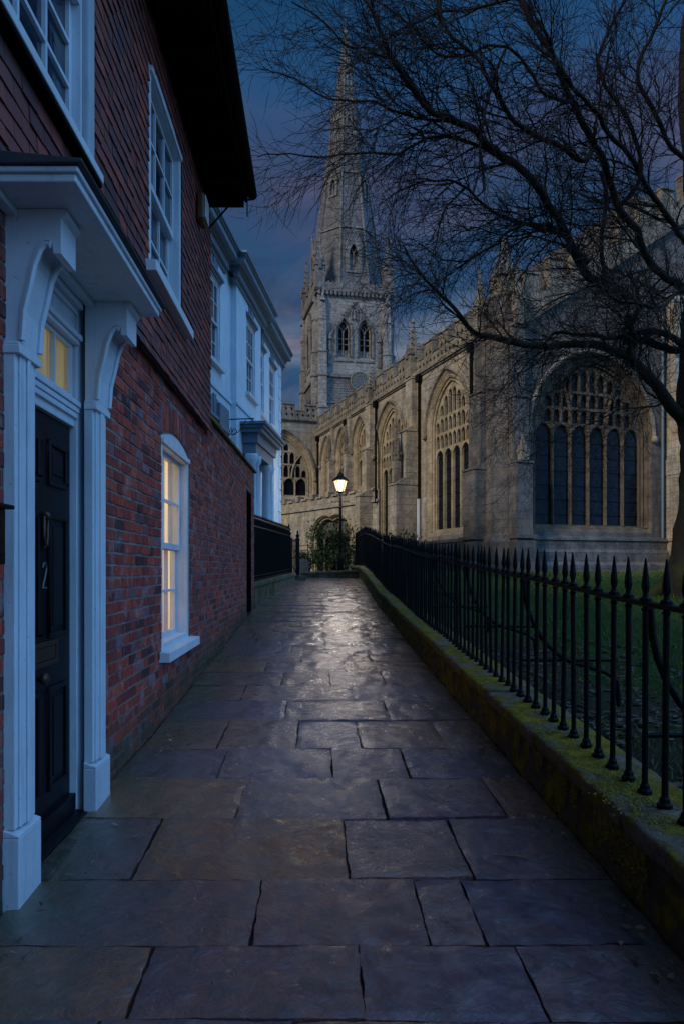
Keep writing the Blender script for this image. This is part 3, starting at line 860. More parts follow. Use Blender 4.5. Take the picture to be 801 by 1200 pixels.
# doorcase of the white building
fm = lambda u, w, z: (w+.14, u, z)
mb = MB(fm); a, b = kx(16.75), kx(19.15)
for z0, z1, p in ((4.35, 4.62, .34), (4.62, 4.86, .40), (4.86, 4.96, .52), (4.96, 5.03, .58), (5.03, 5.10, .64)):
    mb.box(a-(p-.4), b+(p-.4), .002, p, z0, z1)
dc = WP(mb, 'doorcase', M_TRIM, bevel=.008)
for u in (a+.10, a+.52, b-.52, b-.10):
    mb = MB(fm); mb.lathe(u, .22, [(.15, 1.0), (.15, 1.25), (.125, 1.3), (.125, 2.6), (.105, 4.14), (.14, 4.18), (.15, 4.24), (.16, 4.30), (.16, 4.349)], 16)
    WP(mb, 'column', M_RENDER, dc, smooth=True)
mb = MB(fm); mb.box(kx(17.25)+.01, kx(18.35)-.01, -.20, -.15, 1.2, 4.09)
for p in (0, 1):
    for q in (0, 1, 2): mb.box(kx(17.4)+p*.47, kx(17.4)+p*.47+.38, -.149, -.13, 1.4+q*.85, 2.1+q*.85)
WP(mb, 'door', M_BLACKP, dc, bevel=.006)
mb = MB(WU)                                                  # quoins at the far corner
for i in range(20):
    h = .34
    mb.box(END-(.42 if i % 2 else .26), END+.012, -.2, .03, .8+i*.375, .8+i*.375+h)
WP(mb, 'quoins', M_RENDER, bevel=.006)
sb = empty('sign_board', 'blank pale box sign fixed to the white house above the garden wall', 'sign', (0, 0, 0))
sb.location = WB.matrix_basis @ Vector((.02, kx(14.6), 4.95)); sb.rotation_euler = WB.rotation_euler
sb.location = Matrix.Translation(WB.location) @ Matrix.Rotation(WB.rotation_euler.z, 4, 'Z') @ Vector((.0, kx(15.3), 4.66))
mb = MB(); mb.box(.005, .10, -.40, .40, 0, .50); LP(mb, 'panel', M_TRIM, sb, bevel=.01)
mb = MB(); mb.wedge(-.43, .43, .0, .14, -.06, -.02, -.005); mb.v = [(y, x, z) for x, y, z in mb.v]; LP(mb, 'shelf', M_TRIM, sb, bevel=.006)
hb = empty('sign_bracket', 'scrolled wrought iron sign bracket on the white house, with no sign hanging', 'bracket')
hb.location = Matrix.Translation(WB.location) @ Matrix.Rotation(WB.rotation_euler.z, 4, 'Z') @ Vector((.0, kx(15.95), 5.02)); hb.rotation_euler = WB.rotation_euler
mb = MB(); mb.tube([(.01, 0, -.42), (.01, 0, .05)], .015, 6); mb.tube([(.01, 0, 0), (.62, 0, 0)], .014, 6)
LP(mb, 'arm', M_IRON, hb)
mb = MB()
sp = [(.14+.11*(1-t/14)*cos(t*.75+2.2), 0, -.28+.11*(1-t/14)*sin(t*.75+2.2)) for t in range(12)]
mb.tube(sp[::-1]+[(.10, 0, -.36), (.25, 0, -.30), (.36, 0, -.15), (.42, 0, -.02)], .010, 6)
mb.tube([(.56, 0, .0), (.60, 0, -.05), (.56, 0, -.09), (.53, 0, -.05)], .009, 6)
LP(mb, 'scroll', M_IRON, hb)

# ------------------------------------------------------------------ left low wall, railing, gate
def lx(y, off=0): return -1.27+.125*(y-13.9)+off
lw = empty('low_stone_wall', 'low green-stained stone wall carrying the railing in front of the white house', 'wall', (lx(14), 14, g(14)))
mb = MB(); n = 20
def strip_wall(mb, pts, w, z0f, z1f):          # wall along pts (x,y), thickness w to the left of travel
    n = len(pts); o = len(mb.v)
    for i, (x, y) in enumerate(pts):
        a = pts[max(0, i-1)]; b = pts[min(n-1, i+1)]; d = Vector((b[0]-a[0], b[1]-a[1])).normalized(); nn = Vector((-d.y, d.x))*w
        for (px, py) in ((x, y), (x+nn.x, y+nn.y)):
            mb.v.append((px, py, z0f(y))); mb.v.append((px, py, z1f(y)))
    for i in range(n-1):
        a = o+i*4; b = a+4
        mb.f += [(a, b, b+1, a+1), (a+1, b+1, b+3, a+3), (a+3, b+3, b+2, a+2), (a, a+2, b+2, b)]
    mb.f += [(o, o+1, o+3, o+2), (o+(n-1)*4, o+(n-1)*4+2, o+(n-1)*4+3, o+(n-1)*4+1)]
ly = [13.92+(19.4-13.92)*i/24 for i in range(25)]
tz = lambda y: lerp_table([(13.9, 1.24), (19.4, 1.42)], y)
strip_wall(mb, [(lx(y), y) for y in ly], .28, lambda y: g(y)-.2, lambda y: tz(y)-.09)
o = mb.build('wall_body', M_ALGAE, lw); o.matrix_parent_inverse = Matrix.Translation(-Vector(lw.location))
mb = MB(); strip_wall(mb, [(lx(y, .03), y) for y in ly], .34, lambda y: tz(y)-.088, lambda y: tz(y))
o = mb.build('coping', M_ALGAE, lw, bevel=.012); o.matrix_parent_inverse = Matrix.Translation(-Vector(lw.location))
mb = MB(); mb.box(lx(19.4)-.25, lx(19.4)+.30, 19.42, 20.0, 1.0, 1.34)
o = mb.build('end_block', M_ALGAE, lw, bevel=.015); o.matrix_parent_inverse = Matrix.Translation(-Vector(lw.location))

def bar_mesh(h, rail, r=.0132):
    """one railing bar: foot block, shaft, collar at the rail, spear head"""
    m = MB()
    m.lathe(0, 0, [(.031, 0), (.031, .024), (.022, .032), (.021, .045), (.014, .055), (r, .07), (r, rail-.03), (.018, rail-.022), (.018, rail-.015)], 8, pi/8)
    m.lathe(0, 0, [(r, rail-.014), (r, rail+.012), (.026, rail+.016), (.026, rail+.028), (.014, rail+.036), (.011, rail+.05), (.0165, rail+.072), (.0175, rail+.085), (.013, rail+.13), (.004, h-.004), (.001, h)], 8, pi/8)
    return m
def child_inv(o, p): o.matrix_parent_inverse = Matrix.Translation(-Vector(p.location))
ler = empty('iron_railing', 'tall black iron railing on the low wall in front of the white house', 'railing', (lx(14, -.14), 14, tz(14)), group=None)
topz = lambda y: 2.63+.004*(y-14)
mb = MB(); mb.tube([(lx(13.95, -.14), 13.95, topz(14)-.02), (lx(19.3, -.14), 19.3, topz(19.3)-.02)], .028, 6)
o = mb.build('top_rail', M_IRON, ler); child_inv(o, ler)
mb = MB(); mb.tube([(lx(13.95, -.14), 13.95, topz(14)-.19), (lx(19.3, -.14), 19.3, topz(19.3)-.19)], .018, 6); mb.tube([(lx(13.95, -.14), 13.95, tz(14)+.10), (lx(19.3, -.14), 19.3, tz(19.3)+.10)], .018, 6)
o = mb.build('lower_rail', M_IRON, ler); child_inv(o, ler)
bm0 = None
yy = 14.0; k = 0
while yy < 19.2:
    h = topz(yy)-tz(yy)
    if bm0 is None:
        m = MB(); m.lathe(0, 0, [(.03, 0), (.03, .02), (.013, .04), (.013, 1.0), (.013, 1.30), (.026, 1.31), (.026, 1.325), (.016, 1.34), (.022, 1.37), (.004, 1.46)], 8)
        o = m.build('bar', M_IRON, ler, smooth=False); bm0 = o
    else:
        o = bm0.copy(); COL.objects.link(o); o.parent = ler
    o.location = (lx(yy, -.14)-ler.location.x, yy-14, tz(yy)-tz(14)); o.scale = (1, 1, (h+.02)/1.40)
    yy += .118
def gate_post(x, y, label):
    e = empty('gate_post', label, 'gate post', (x, y, g(y)), group='black iron posts of the side gate')
    m = MB(); m.box(-.075, .075, -.075, .075, -.1, .10); m.box(-.055, .055, -.055, .055, .10, 1.18); m.box(-.07, .07, -.07, .07, 1.18, 1.22); e_s = m.build('shaft', M_IRON, e, bevel=.006)
    m = MB(); m.lathe(0, 0, [(.05, 1.221), (.03, 1.25), (.055, 1.29), (.06, 1.32), (.03, 1.36), (.018, 1.38), (.03, 1.41), (.004, 1.48)], 10); m.build('finial', M_IRON, e, smooth=True)
    return e
p1 = gate_post(-.76, 19.35, 'iron gate post with finial that ends the tall railing by the white house'); p1.location.z = 1.28
p1.location.z = 1.34
p2 = gate_post(-.535, 20.15, 'iron gate post with finial nearest the street lamp'); p2.location.z = 1.20
ge = empty('iron_gate', 'narrow black iron gate closed between two finial posts', 'gate', (-.72, 19.42, 1.30))
mb = MB()
gx = lambda t: (.20*t+.015, .64*t+.03)
for z in (.06, .55, 1.05): mb.tube([(*gx(.06), z), (*gx(.94), z)], .014, 6)
for t in (.06, .94): mb.tube([(*gx(t), .04), (*gx(t), 1.12)], .016, 6)
mb.build('gate_frame', M_IRON, ge)
for i in range(7):
    t = .16+i*.112; m = MB(); m.tube([(*gx(t), .06), (*gx(t), 1.08), (*gx(t), 1.16)], [.009, .009, .002], 6); m.build('bar', M_IRON, ge)

# ------------------------------------------------------------------ right kerb wall + railing
kw = empty('mossy_kerb_wall', 'low mossy stone wall under the long spear-topped railing', 'wall', (1.3, 3, g(3)))
ry = [0.2+(25.6-.2)*i/170 for i in range(171)]
def loft(mb, prof, ya, yb, step, zf, amp, seed):
    """profile of (x, dz) swept up the lane, roughened so no arris is straight"""
    n = max(2, int((yb-ya)/step)); m = len(prof); o = len(mb.v)
    for i in range(n+1):
        y = ya+(yb-ya)*i/n
        for (x, dz) in prof:
            q = Vector((x*7, y*7, dz*7+seed)); d = noise.noise_vector(q)*amp+noise.noise_vector(q*3.1)*amp*.6+noise.noise_vector(q*7.7)*amp*.35
            mb.v.append((x+d.x, y, zf(y)+dz+d.z))
    for i in range(n):
        for k in range(m-1):
            mb.f.append((o+i*m+k, o+(i+1)*m+k, o+(i+1)*m+k+1, o+i*m+k+1))
    mb.f.append(tuple(o+k for k in range(m))); mb.f.append(tuple(o+n*m+k for k in reversed(range(m))))
mb = MB()
loft(mb, [(1.297, -.60)]+[(1.297+.004*k, -.36+.046*k) for k in range(7)]+[(1.62, -.083), (1.63, -.60)], .2, 25.6, .035, coping_z, .016, 4.0)
o = mb.build('wall_body', M_MOSS, kw, smooth=True, recalc=True); child_inv(o, kw)
mb = MB()
y = .2
while y < 25.5:
    y1 = min(y+random.uniform(.75, 1.25), 25.6); j = random.uniform(-.007, .007); jx = random.uniform(-.006, .006)
    loft(mb, [(1.30+jx, -.095+j), (1.266+jx, -.09+j), (1.258+jx, -.065+j), (1.258+jx, -.03+j), (1.259+jx, -.010+j), (1.266+jx, -.001+j), (1.30+jx, j+.001), (1.36, j+.003), (1.43, j+.004), (1.50, j+.004), (1.57, j+.003), (1.63, j), (1.655, -.02+j), (1.66, -.09+j)], y+.007, y1-.007, .03, coping_z, .010, y)
    y = y1
bmx = mb.build('coping', M_COPING, kw, smooth=True); child_inv(bmx, kw)
mb = MB(); r4 = random.Random(8)
i = 0
while i < 60000:
    y = 1.5+17*r4.random()**1.7; top = r4.random() < .5
    x = (1.40+r4.gauss(0, .07)) if top else 1.30
    nz = noise.noise(Vector((x*2.5, y*2.2, 5)))+.5*noise.noise(Vector((x*9, y*9, 2)))
    i += 1
    if nz < .0+.12*r4.random(): continue
    zz = coping_z(y)+.004 if top else coping_z(y)-.08-abs(r4.gauss(0, .09))
    s_ = r4.uniform(.002, .0048)*(1+.07*y)
    nrm = Vector((0, 0, 1)) if top else Vector((-1, 0, .5)).normalized()
    c = Vector((x if top else 1.293, y, zz)); e = nrm.orthogonal().normalized(); e = Matrix.Rotation(r4.uniform(0, 6.3), 3, nrm) @ e; f_ = nrm.cross(e)
    b0_ = [c+e*s_*cos(k*2*pi/5)+f_*s_*sin(k*2*pi/5) for k in range(5)]
    mb.add(b0_+[c+nrm*s_*r4.uniform(.6, 1.3)+e*r4.gauss(0, .3)*s_], [(k, (k+1) % 5, 5) for k in range(5)], raw=True)
o = mb.build('moss', mat_leafy('moss_cushions', [(0, (.04, .035, .004)), (.4, (.15, .115, .008)), (.8, (.27, .20, .012)), (1, (.36, .24, .02))]), kw, recalc=False, smooth=True); o['kind'] = 'stuff'; child_inv(o, kw)
ew = empty('end_wall', 'low mossy wall closing the far end of the lane below the lamp', 'wall', (.4, 20.4, 1.27))
mb = MB(); n = 16
ep = [(1.262-1.70*i/n, 20.32-.02*sin(i)) for i in range(n+1)]
def ez(x): return 1.44+.06*(x+.42)/1.7
o_ = len(mb.v)
mb2 = MB()
for i in range(n):
    a, b = ep[i], ep[i+1]
    if i % 4 == 0: mb.box(ep[min(n, i+4)][0]+.003, a[0]-.003, 20.30, 20.66, 1.0, ez(a[0])-.07)
    if i % 4 == 0: mb2.box(ep[min(n, i+4)][0]+.003, a[0]-.003, 20.27, 20.69, ez(a[0])-.069, ez(a[0]))
o = mb.build('wall_body', M_ALGAE, ew, bevel=.01); child_inv(o, ew)
o = mb2.build('coping', M_COPING, ew, bevel=.015); child_inv(o, ew)

RX = 1.45
rr = empty('iron_railing', 'long black spear-topped iron railing on the mossy kerb wall before the lawn', 'railing', (RX, 2.84, coping_z(2.84)))
def rh(y): return 1.045+.0075*max(0, y-3)
def rail_z(y): return coping_z(y)+rh(y)-.205
m = bar_mesh(1.04, .835); proto = None
Y0 = 2.84; SP = .1665
far = MB(); i = -3
while True:
    y = Y0+i*SP
    if y > 25.3: break
    sc = rh(y)/1.04
    if i < 97:
        if proto is None:
            o = m.build('bar', M_IRON, rr); proto = o
        else:
            o = proto.copy(); COL.objects.link(o); o.parent = rr
        o.location = (random.uniform(-.004, .004), y-2.84+random.uniform(-.004, .004), coping_z(y)-coping_z(2.84)-.004); o.scale = (1, 1, sc); o.rotation_euler = (random.gauss(0, .007), random.gauss(0, .007), random.uniform(0, .3))
    else:
        b = bar_mesh(1.04, .835)
        far.add([(RX+x, y+yy_, coping_z(y)-.004+z*sc) for x, yy_, z in b.v], b.f, raw=True)
    i += 1
o = far.build('far_bars', M_IRON, rr); o['kind'] = 'stuff'; child_inv(o, rr)
mb = MB()
q = [2.2+(25.4-2.2)*i/120 for i in range(121)]
n = len(q); 
for a, b in zip(q, q[1:]):
    za, zb = rail_z(a), rail_z(b)
    mb.add([(RX-.02, a, za-.011), (RX+.02, a, za-.011), (RX+.02, a, za+.011), (RX-.02, a, za+.011), (RX-.02, b, zb-.011), (RX+.02, b, zb-.011), (RX+.02, b, zb+.011), (RX-.02, b, zb+.011)],
           [(0,1,5,4), (1,2,6,5), (2,3,7,6), (3,0,4,7)])
o = mb.build('top_rail', M_IRON, rr); child_inv(o, rr)
for k in range(12):                                           # curved back stays
    y = Y0+SP+k*11*SP
    if y > 24: break
    zr = rail_z(y)-.02; zl = lawn(y)-.05
    m = MB()
    pts = []
    for i in range(9):
        a = i/8*pi/2*.93
        pts.append((RX+.02+.50*(1-cos(a)), y, zr-.62*sin(a)))
    pts += [(RX+.60, y, zr-.66), (RX+.68, y, zr-.72), (RX+.70, y, zl)]
    P = [Vector(p) for p in pts]
    m.tube(pts, .017, 8)
    m.tube([(RX, y, coping_z(y)+.26), (RX+.68, y, coping_z(y)+.26)], .013, 6)
    o = m.build('back_stay', M_IRON, rr); child_inv(o, rr)

# ------------------------------------------------------------------ street lamp
LY = 22.0; LX = (398.8-370)*LY/800
lamp = empty('street_lamp', 'black lamp post with a glowing lantern standing behind the end wall', 'street lamp', (LX, LY, 1.28))
b0 = 1.28
mb = MB(); mb.lathe(0, 0, [(.14, -.1), (.14, .10), (.11, .14), (.105, .6), (.085, .66), (.07, .70), (.052, .76), (.046, 2.2), (.06, 2.22), (.06, 2.25), (.045, 2.27), (.038, 2.62), (.06, 2.64), (.06, 2.67), (.035, 2.70)], 14)
mb.tube([(-.28, 0, 2.42), (.28, 0, 2.42)], .014, 8); mb.lathe(-.28, 0, [(.014, 2.40), (.022, 2.42), (.014, 2.44)], 8); mb.lathe(.28, 0, [(.014, 2.40), (.022, 2.42), (.014, 2.44)], 8)
mb.build('post', M_IRON, lamp, smooth=False)
zb, zt, rb, rt = 2.755, 3.085, .115, .205
mb = MB()
mb.lathe(0, 0, [(.05, 2.70), (.09, 2.72), (rb+.03, 2.735), (rb+.03, 2.752)], 6, pi/6)
for k in range(6):
    a = pi/6+k*pi/3+pi/6
    mb.tube([(rb*1.1*cos(a), rb*1.1*sin(a), zb-.01), (rt*1.1*cos(a), rt*1.1*sin(a), zt+.01)], .016, 6)
mb.lathe(0, 0, [(rt*1.1+.03, zt+.004), (rt*1.1+.05, zt+.02), (rt*1.1+.03, zt+.04), (.15, zt+.13), (.10, zt+.16), (.10, zt+.21), (.07, zt+.25), (.03, zt+.27), (.03, zt+.30), (.018, zt+.33), (.03, zt+.35), (.003, zt+.40)], 6, 0)
mb.build('lantern_frame', M_IRON, lamp)
mb = MB()
mb.lathe(0, 0, [(rb*1.07, zb), (rt*1.07, zt)], 6, 0)
M_LAMP = mat_emit('frosted_lamp_glass', (1.0, .72, .38), .68, (.55, .32, .13))
mb.build('lantern_glass', M_LAMP, lamp)
L = bpy.data.lights.new('lamp_light', 'POINT'); L.energy = 85; L.color = (1.0, .90, .82); L.shadow_soft_size = .22
lo = bpy.data.objects.new('lamp_light', L); COL.objects.link(lo); lo.location = (LX, LY, b0+zb-.20+.12)
lo.location = (LX-.02, LY-.33, b0+2.9)

# ------------------------------------------------------------------ church
church = empty('church', 'large pale limestone church with traceried windows, battlements, tower and tall spire', 'church', (7.15, 26, 1.3))
CH0 = Matrix.Translation(-Vector(church.location))
def CP(mb, name, mat, M, parent=None, **k):
    o = mb.build(name, mat, None, **k)
    if parent is None or parent is church:
        o.parent = church; o.matrix_parent_inverse = CH0; o.matrix_basis = M
    else:
        o.parent = parent
    return o
va = Vector((-.3048, .9524)); na = Vector((-.9524, -.3048))
FA = frame(7.15, 26, va.x, va.y)                         # south aisle wall: x along it, y out to the lane
FE = frame(7.15, 26, na.x, na.y)                         # east wall: x runs from the corner towards the lane, so inside is x<0
tx_, ty_ = 7.15+va.x*23.3, 26+va.y*23.3
FT = frame(tx_, ty_, na.x, na.y)                         # transept wall facing the camera
def church_window(F, cx, z0, spring, hw, rise, lights, head, name='window', upper_cols=2, transoms=(), wall_w=0.0, ribs=False, dress=M_DRESS, jamb=.34):
    """wall hole outline is returned; splayed jambs (the window mesh) with tracery, glass and hood as sub-parts"""
    A = arch(cx, z0-.25, spring, hw+jamb, rise+jamb*1.15); B = arch(cx, z0-.06, spring, hw+jamb*.5, rise+jamb*.6); C_ = arch(cx, z0, spring, hw, rise)
    A2 = arch(cx, z0-.25, spring, hw+jamb-.004, rise+jamb*1.15-.004)
    mb = MB(UW)
    B1 = arch(cx, z0-.10, spring, hw+jamb*.62, rise+jamb*.72)
    mb.ring(A2, wall_w-.012, B1, wall_w-.14); mb.ring(B1, wall_w-.14, B, wall_w-.15); mb.ring(B, wall_w-.15, B, wall_w-.18)
    mb.ring(B, wall_w-.18, C_, wall_w-.24); mb.ring(C_, wall_w-.24, C_, wall_w-.50)
    for w_, off in ((-.145, .60), (-.175, .46), (-.235, .05)):
        P = arch(cx, z0-.02, spring, hw+jamb*off, rise+jamb*off*1.15, 12)
        mb.tube([(u, wall_w+w_+.012, z) for u, z in P], .045, 6)
    win = CP(mb, name, dress, F, recalc=False)
    # hood mould
    H = arch(cx, spring-.05, spring, hw+jamb+.10, rise+jamb*1.15+.13, 12)
    mb = MB(UW); mb.tube([(u, wall_w+.03, z) for u, z in H], .085, 6)
    for s_ in (-1, 1): mb.lathe(cx+s_*(hw+jamb+.10), wall_w+.05, [(.02, spring-.30), (.13, spring-.22), (.14, spring-.08), (.09, spring)], 8)
    CP(mb, 'hood_mould', M_PARAPET, None, win)
    # tracery
    mull = .085 if hw > 2.2 else (.105 if hw > 1.5 else .09)
    lwid = (2*hw-(lights+1)*mull)/lights
    holes = []
    for i in range(lights):
        a = cx-hw+mull+i*(lwid+mull)
        c = a+lwid/2; top = min(head, arch_top(cx, spring, hw, rise, a)-.25, arch_top(cx, spring, hw, rise, a+lwid)-.25)
        holes.append(arch(c, z0+.06, top-lwid*.62, lwid/2, lwid*.62, 5))
        # panels above each light
        k = upper_cols; sm = .07
        pw = (lwid+mull-k*sm)/k
        for j in range(k):
            pa = a-mull/2+sm/2+j*(pw+sm); pb = pa+pw
            zlo = top+.11 if k == 1 else top+.02
            zhi = min(arch_top(cx, spring, hw, rise, pa), arch_top(cx, spring, hw, rise, pb))-.13
            segs = [zlo]+[t for t in transoms if zlo+.25 < t < zhi-.2]+[zhi]
            for s0, s1 in zip(segs, segs[1:]):
                if s1-s0 < .28 or pw < .08: continue
                h_ = min(pw*.8, (s1-s0)*.4)
                holes.append(arch((pa+pb)/2, s0+.05, s1-.05-h_, pw/2, h_, 3))
    O = arch(cx, z0-.02, spring, hw+.03, rise+.03)
    mb = MB(UW); mb.plate(O, holes, wall_w-.44, wall_w-.28)
    for i in range(1, lights):                              # rounded noses on the mullions
        u = cx-hw+mull/2+i*(lwid+mull)
        mb.tube([(u, wall_w-.275, z0+.02), (u, wall_w-.275, head-.1)], mull*.36, 6)
    if ribs:
        for s_ in (-1, 1):
            for frac in (1/3., ):
                R = hw*1.05; pts = []
                x0 = cx+s_*hw*frac
                for i in range(14):
                    a = i/13*1.15
                    u = x0+s_*(R-R*cos(a)); z = head-.02+R*sin(a)*1.15
                    if z < arch_top(cx, spring, hw, rise, u)-.03 and abs(u-cx) < hw-.02: pts.append((u, wall_w-.26, z))
                if len(pts) > 1: mb.tube(pts, .06, 6)
        for zt_ in transoms:
            half = hw*.33; mb.box(cx-half, cx+half, wall_w-.28, wall_w-.24, zt_-.06, zt_+.05)
    CP(mb, 'tracery', dress, None, win)
    mb = MB(UW); mb.plate(arch(cx, z0, spring, hw-.002, rise-.002), [], wall_w-.42, wall_w-.40)
    CP(mb, 'glass', M_LEADED, None, win)
    mb = MB(UW); zz_ = z0+.45
    while zz_ < spring+rise*.55:
        hh = hw-.03 if zz_ < spring else hw*.62
        mb.box(cx-hh, cx+hh, wall_w-.40, wall_w-.38, zz_, zz_+.03); zz_ += .58
    CP(mb, 'saddle_bars', M_IRON, None, win)
    mb = MB(UW)
    mb.prism([(wall_w-.5, z0-.02), (wall_w-.5, z0-.30), (wall_w+.07, z0-.62), (wall_w+.07, z0-.55), (wall_w-.3, z0+.035)], cx-hw-jamb+.02, cx+hw+jamb-.02, 'a')
    CP(mb, 'sill', M_PARAPET, None, win)
    return A
# aisle wall
holes = []
for cu in (4.5, 10.7): holes.append(church_window(FA, cu, 3.3, 7.9, 1.58, 2.05, 4, 7.0, upper_cols=2, transoms=(7.75, 8.5)))
for cu in (14.9, 18.0, 21.0): holes.append(church_window(FA, cu, 6.35, 8.75, .98, 1.42, 3, 8.1, upper_cols=2, transoms=(8.75,), jamb=.26))
mb = MB(UW)
mb.plate(rect(.0, 23.3, .8, 11.0), holes, -.9, 0)
CP(mb, 'aisle_wall', M_STONE, FA)
def battlement(L, z, solid=.42, total=1.15, pitch=1.5, w0=-.35, w1=.02):
    mb = MB(UW)
    n = max(1, round(L/pitch)); p = L/n
    outer = [(0, z)]
    for i in range(n):
        a = i*p
        outer += [(a+.001, z+total), (a+p*.56, z+total), (a+p*.56, z+solid+.12), (a+p-.001, z+solid+.12)]
    outer += [(L, z)]
    hs = []
    for i in range(n):
        a = i*p
        for k in range(2):
            c = a+p*.15+k*p*.26
            hs.append([(c-.11, z+.62), (c, z+.80), (c+.11, z+.62), (c, z+.46)])
        for k in range(4):
            c = a+p*.125+k*p*.25
            hs.append([(c-.10, z+.24), (c, z+.38), (c+.10, z+.24), (c, z+.12)])
    mb.plate(outer, hs, w0, w1)
    mb.box(-.05, L+.05, w0-.05, w1+.13, z-.14, z-.001)
    mb.box(-.02, L+.02, w0-.02, w1+.06, z-.22, z-.141)
    for i in range(n):
        a = i*p
        mb.box(a-.02, a+p*.58, w0-.05, w1+.06, z+total+.001, z+total+.09)
        mb.box(a+p*.60, a+p*.98, w0-.05, w1+.05, z+solid+.121, z+solid+.18)
    return mb
def shift(M, u=0, w=0): return M @ Matrix.Translation((u, w, 0))
CP(battlement(23.3, 11.0), 'parapet', M_PARAPET, FA)
mb = MB(UW); mb.box(-.3, 23.3, -.36, -.34, 11.0, 11.9); CP(mb, 'parapet_back', M_PARAPET, FA)
# plinth
mb = MB(UW)
mb.prism([(-.2, .9), (.34, .9), (.34, 1.75), (.22, 1.86), (.22, 2.25), (.12, 2.36), (.12, 2.66), (.18, 2.70), (.16, 2.78), (.0, 2.86), (-.2, 2.86)], -.2, 23.2, 'a')
CP(mb, 'plinth', M_STONE_E, FA)
def pinnacle(F, u, w, z, s, h, name='pinnacle', parent=None, mat=None):
    mat = mat or M_PARAPET
    mb = MB(UW); r = s/2
    mb.box(u-r, u+r, w-r, w+r, z, z+h*.36)
    mb.box(u-r*1.2, u+r*1.2, w-r*1.2, w+r*1.2, z+h*.361, z+h*.40)
    for a, b in ((0, -1), (0, 1), (-1, 0), (1, 0)):
        x, y = u+a*r*1.05, w+b*r*1.05
        mb.lathe(x, y, [(r*.42, z+h*.30), (r*.3, z+h*.42), (.01, z+h*.56)], 4, pi/4)
    mb.lathe(u, w, [(r*1.1, z+h*.401), (r*.62, z+h*.60), (r*.25, z+h*.9), (r*.42, z+h*.93), (r*.3, z+h*.96), (.01, z+h)], 4, pi/4)
    for k in range(4):
        for i in range(4):
            t = .46+.1*i; rr_ = r*(1.2-1.75*(t-.40))
            a = pi/4+k*pi/2
            x, y = u+rr_*cos(a), w+rr_*sin(a)
            mb.lathe(x, y, [(.01, z+h*t-s*.08), (s*.10, z+h*t), (.01, z+h*t+s*.10)], 5)
    if parent: return CP(mb, name, mat, None, parent)
    return CP(mb, name, mat, F)
def buttress(F, u, stages, wid, mat=M_STONE, name='buttress'):
    """stages: list of (z_top, projection); each set-off slopes back"""
    mb = MB(UW); z = .9
    for i, (zt, pr) in enumerate(stages):
        nxt = stages[i+1][1] if i+1 < len(stages) else .02
        ww = wid*(1-.07*i)
        mb.box(u-ww/2, u+ww/2, -.02-.001*i, pr, z, zt)
        mb.wedge(u-ww/2-.03, u+ww/2+.03, .0, pr+.05, zt+.001, zt+.08+(pr-nxt)*1.2, zt+.06)
        z = zt+.002
    mb.box(u-wid/2-.08, u+wid/2+.08, -.02, stages[0][1]+.22, .9, 1.8); mb.box(u-wid/2-.05, u+wid/2+.05, -.02, stages[0][1]+.12, 1.8, 2.6)
    mb.box(u-wid/2-.07, u+wid/2+.07, -.02, stages[0][1]+.17, 2.68, 2.80)
    return CP(mb, name, mat, F, bevel=.01)
buttress(FA, 7.75, [(5.6, 1.15), (8.2, .62), (10.75, .30)], .80)
pinnacle(FA, 7.75, .95, 5.75, .34, 3.6)
pinnacle(FA, 7.75, .05, 10.9, .62, 2.9)
buttress(FA, 13.1, [(5.6, .9), (8.2, .5), (10.75, .28)], .7)
pinnacle(FA, 13.1, .05, 10.9, .55, 2.2)
buttress(FA, 16.45, [(8.6, .42), (10.75, .22)], .42); buttress(FA, 19.5, [(8.6, .42), (10.75, .22)], .42)
pinnacle(FA, 16.45, .35, 8.75, .26, 1.6); pinnacle(FA, 19.5, .35, 8.75, .26, 1.6)
# corner buttress group and turret
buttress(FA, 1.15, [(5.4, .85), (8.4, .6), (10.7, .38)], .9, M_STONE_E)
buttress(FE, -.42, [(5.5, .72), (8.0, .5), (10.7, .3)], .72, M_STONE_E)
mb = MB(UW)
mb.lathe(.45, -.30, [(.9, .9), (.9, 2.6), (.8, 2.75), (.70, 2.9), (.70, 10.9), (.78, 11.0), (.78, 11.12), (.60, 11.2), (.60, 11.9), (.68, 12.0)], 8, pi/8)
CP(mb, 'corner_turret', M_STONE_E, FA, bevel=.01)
pinnacle(FA, .45, -.30, 11.95, .75, 2.4); 
pinnacle(FA, 1.15, .36, 10.8, .36, 2.6); pinnacle(FE, -.42, .26, 10.8, .34, 2.6)
pinnacle(FE, -.42, .58, 5.6, .34, 1.0)
# drain pipes
def drain_pipe(u, z0, z1, low=None, w=.10):
    mb = MB(UW); mb.tube([(u, w, z0), (u, w, z1)], .065, 8); mb.box(u-.17, u+.17, w-.10, w+.12, z1, z1+.34)
    z = z0+.6
    while z < z1: mb.lathe(u, w, [(.066, z), (.085, z+.01), (.085, z+.08), (.066, z+.09)], 8); z += 1.8
    p = CP(mb, 'drain_pipe', M_IRON, FA)
    if low:
        mb = MB(UW); mb.tube([(u, w+.02, 1.3), (u, w+.02, low)], .085, 8); CP(mb, 'painted_length', M_WHITE, None, p)
drain_pipe(7.02, 4.9, 10.5, 4.9); drain_pipe(12.35, 5.2, 10.5); drain_pipe(17.0, 6.0, 10.4, w=.14); drain_pipe(22.75, 6.0, 10.5); drain_pipe(2.25, 6.0, 10.5)
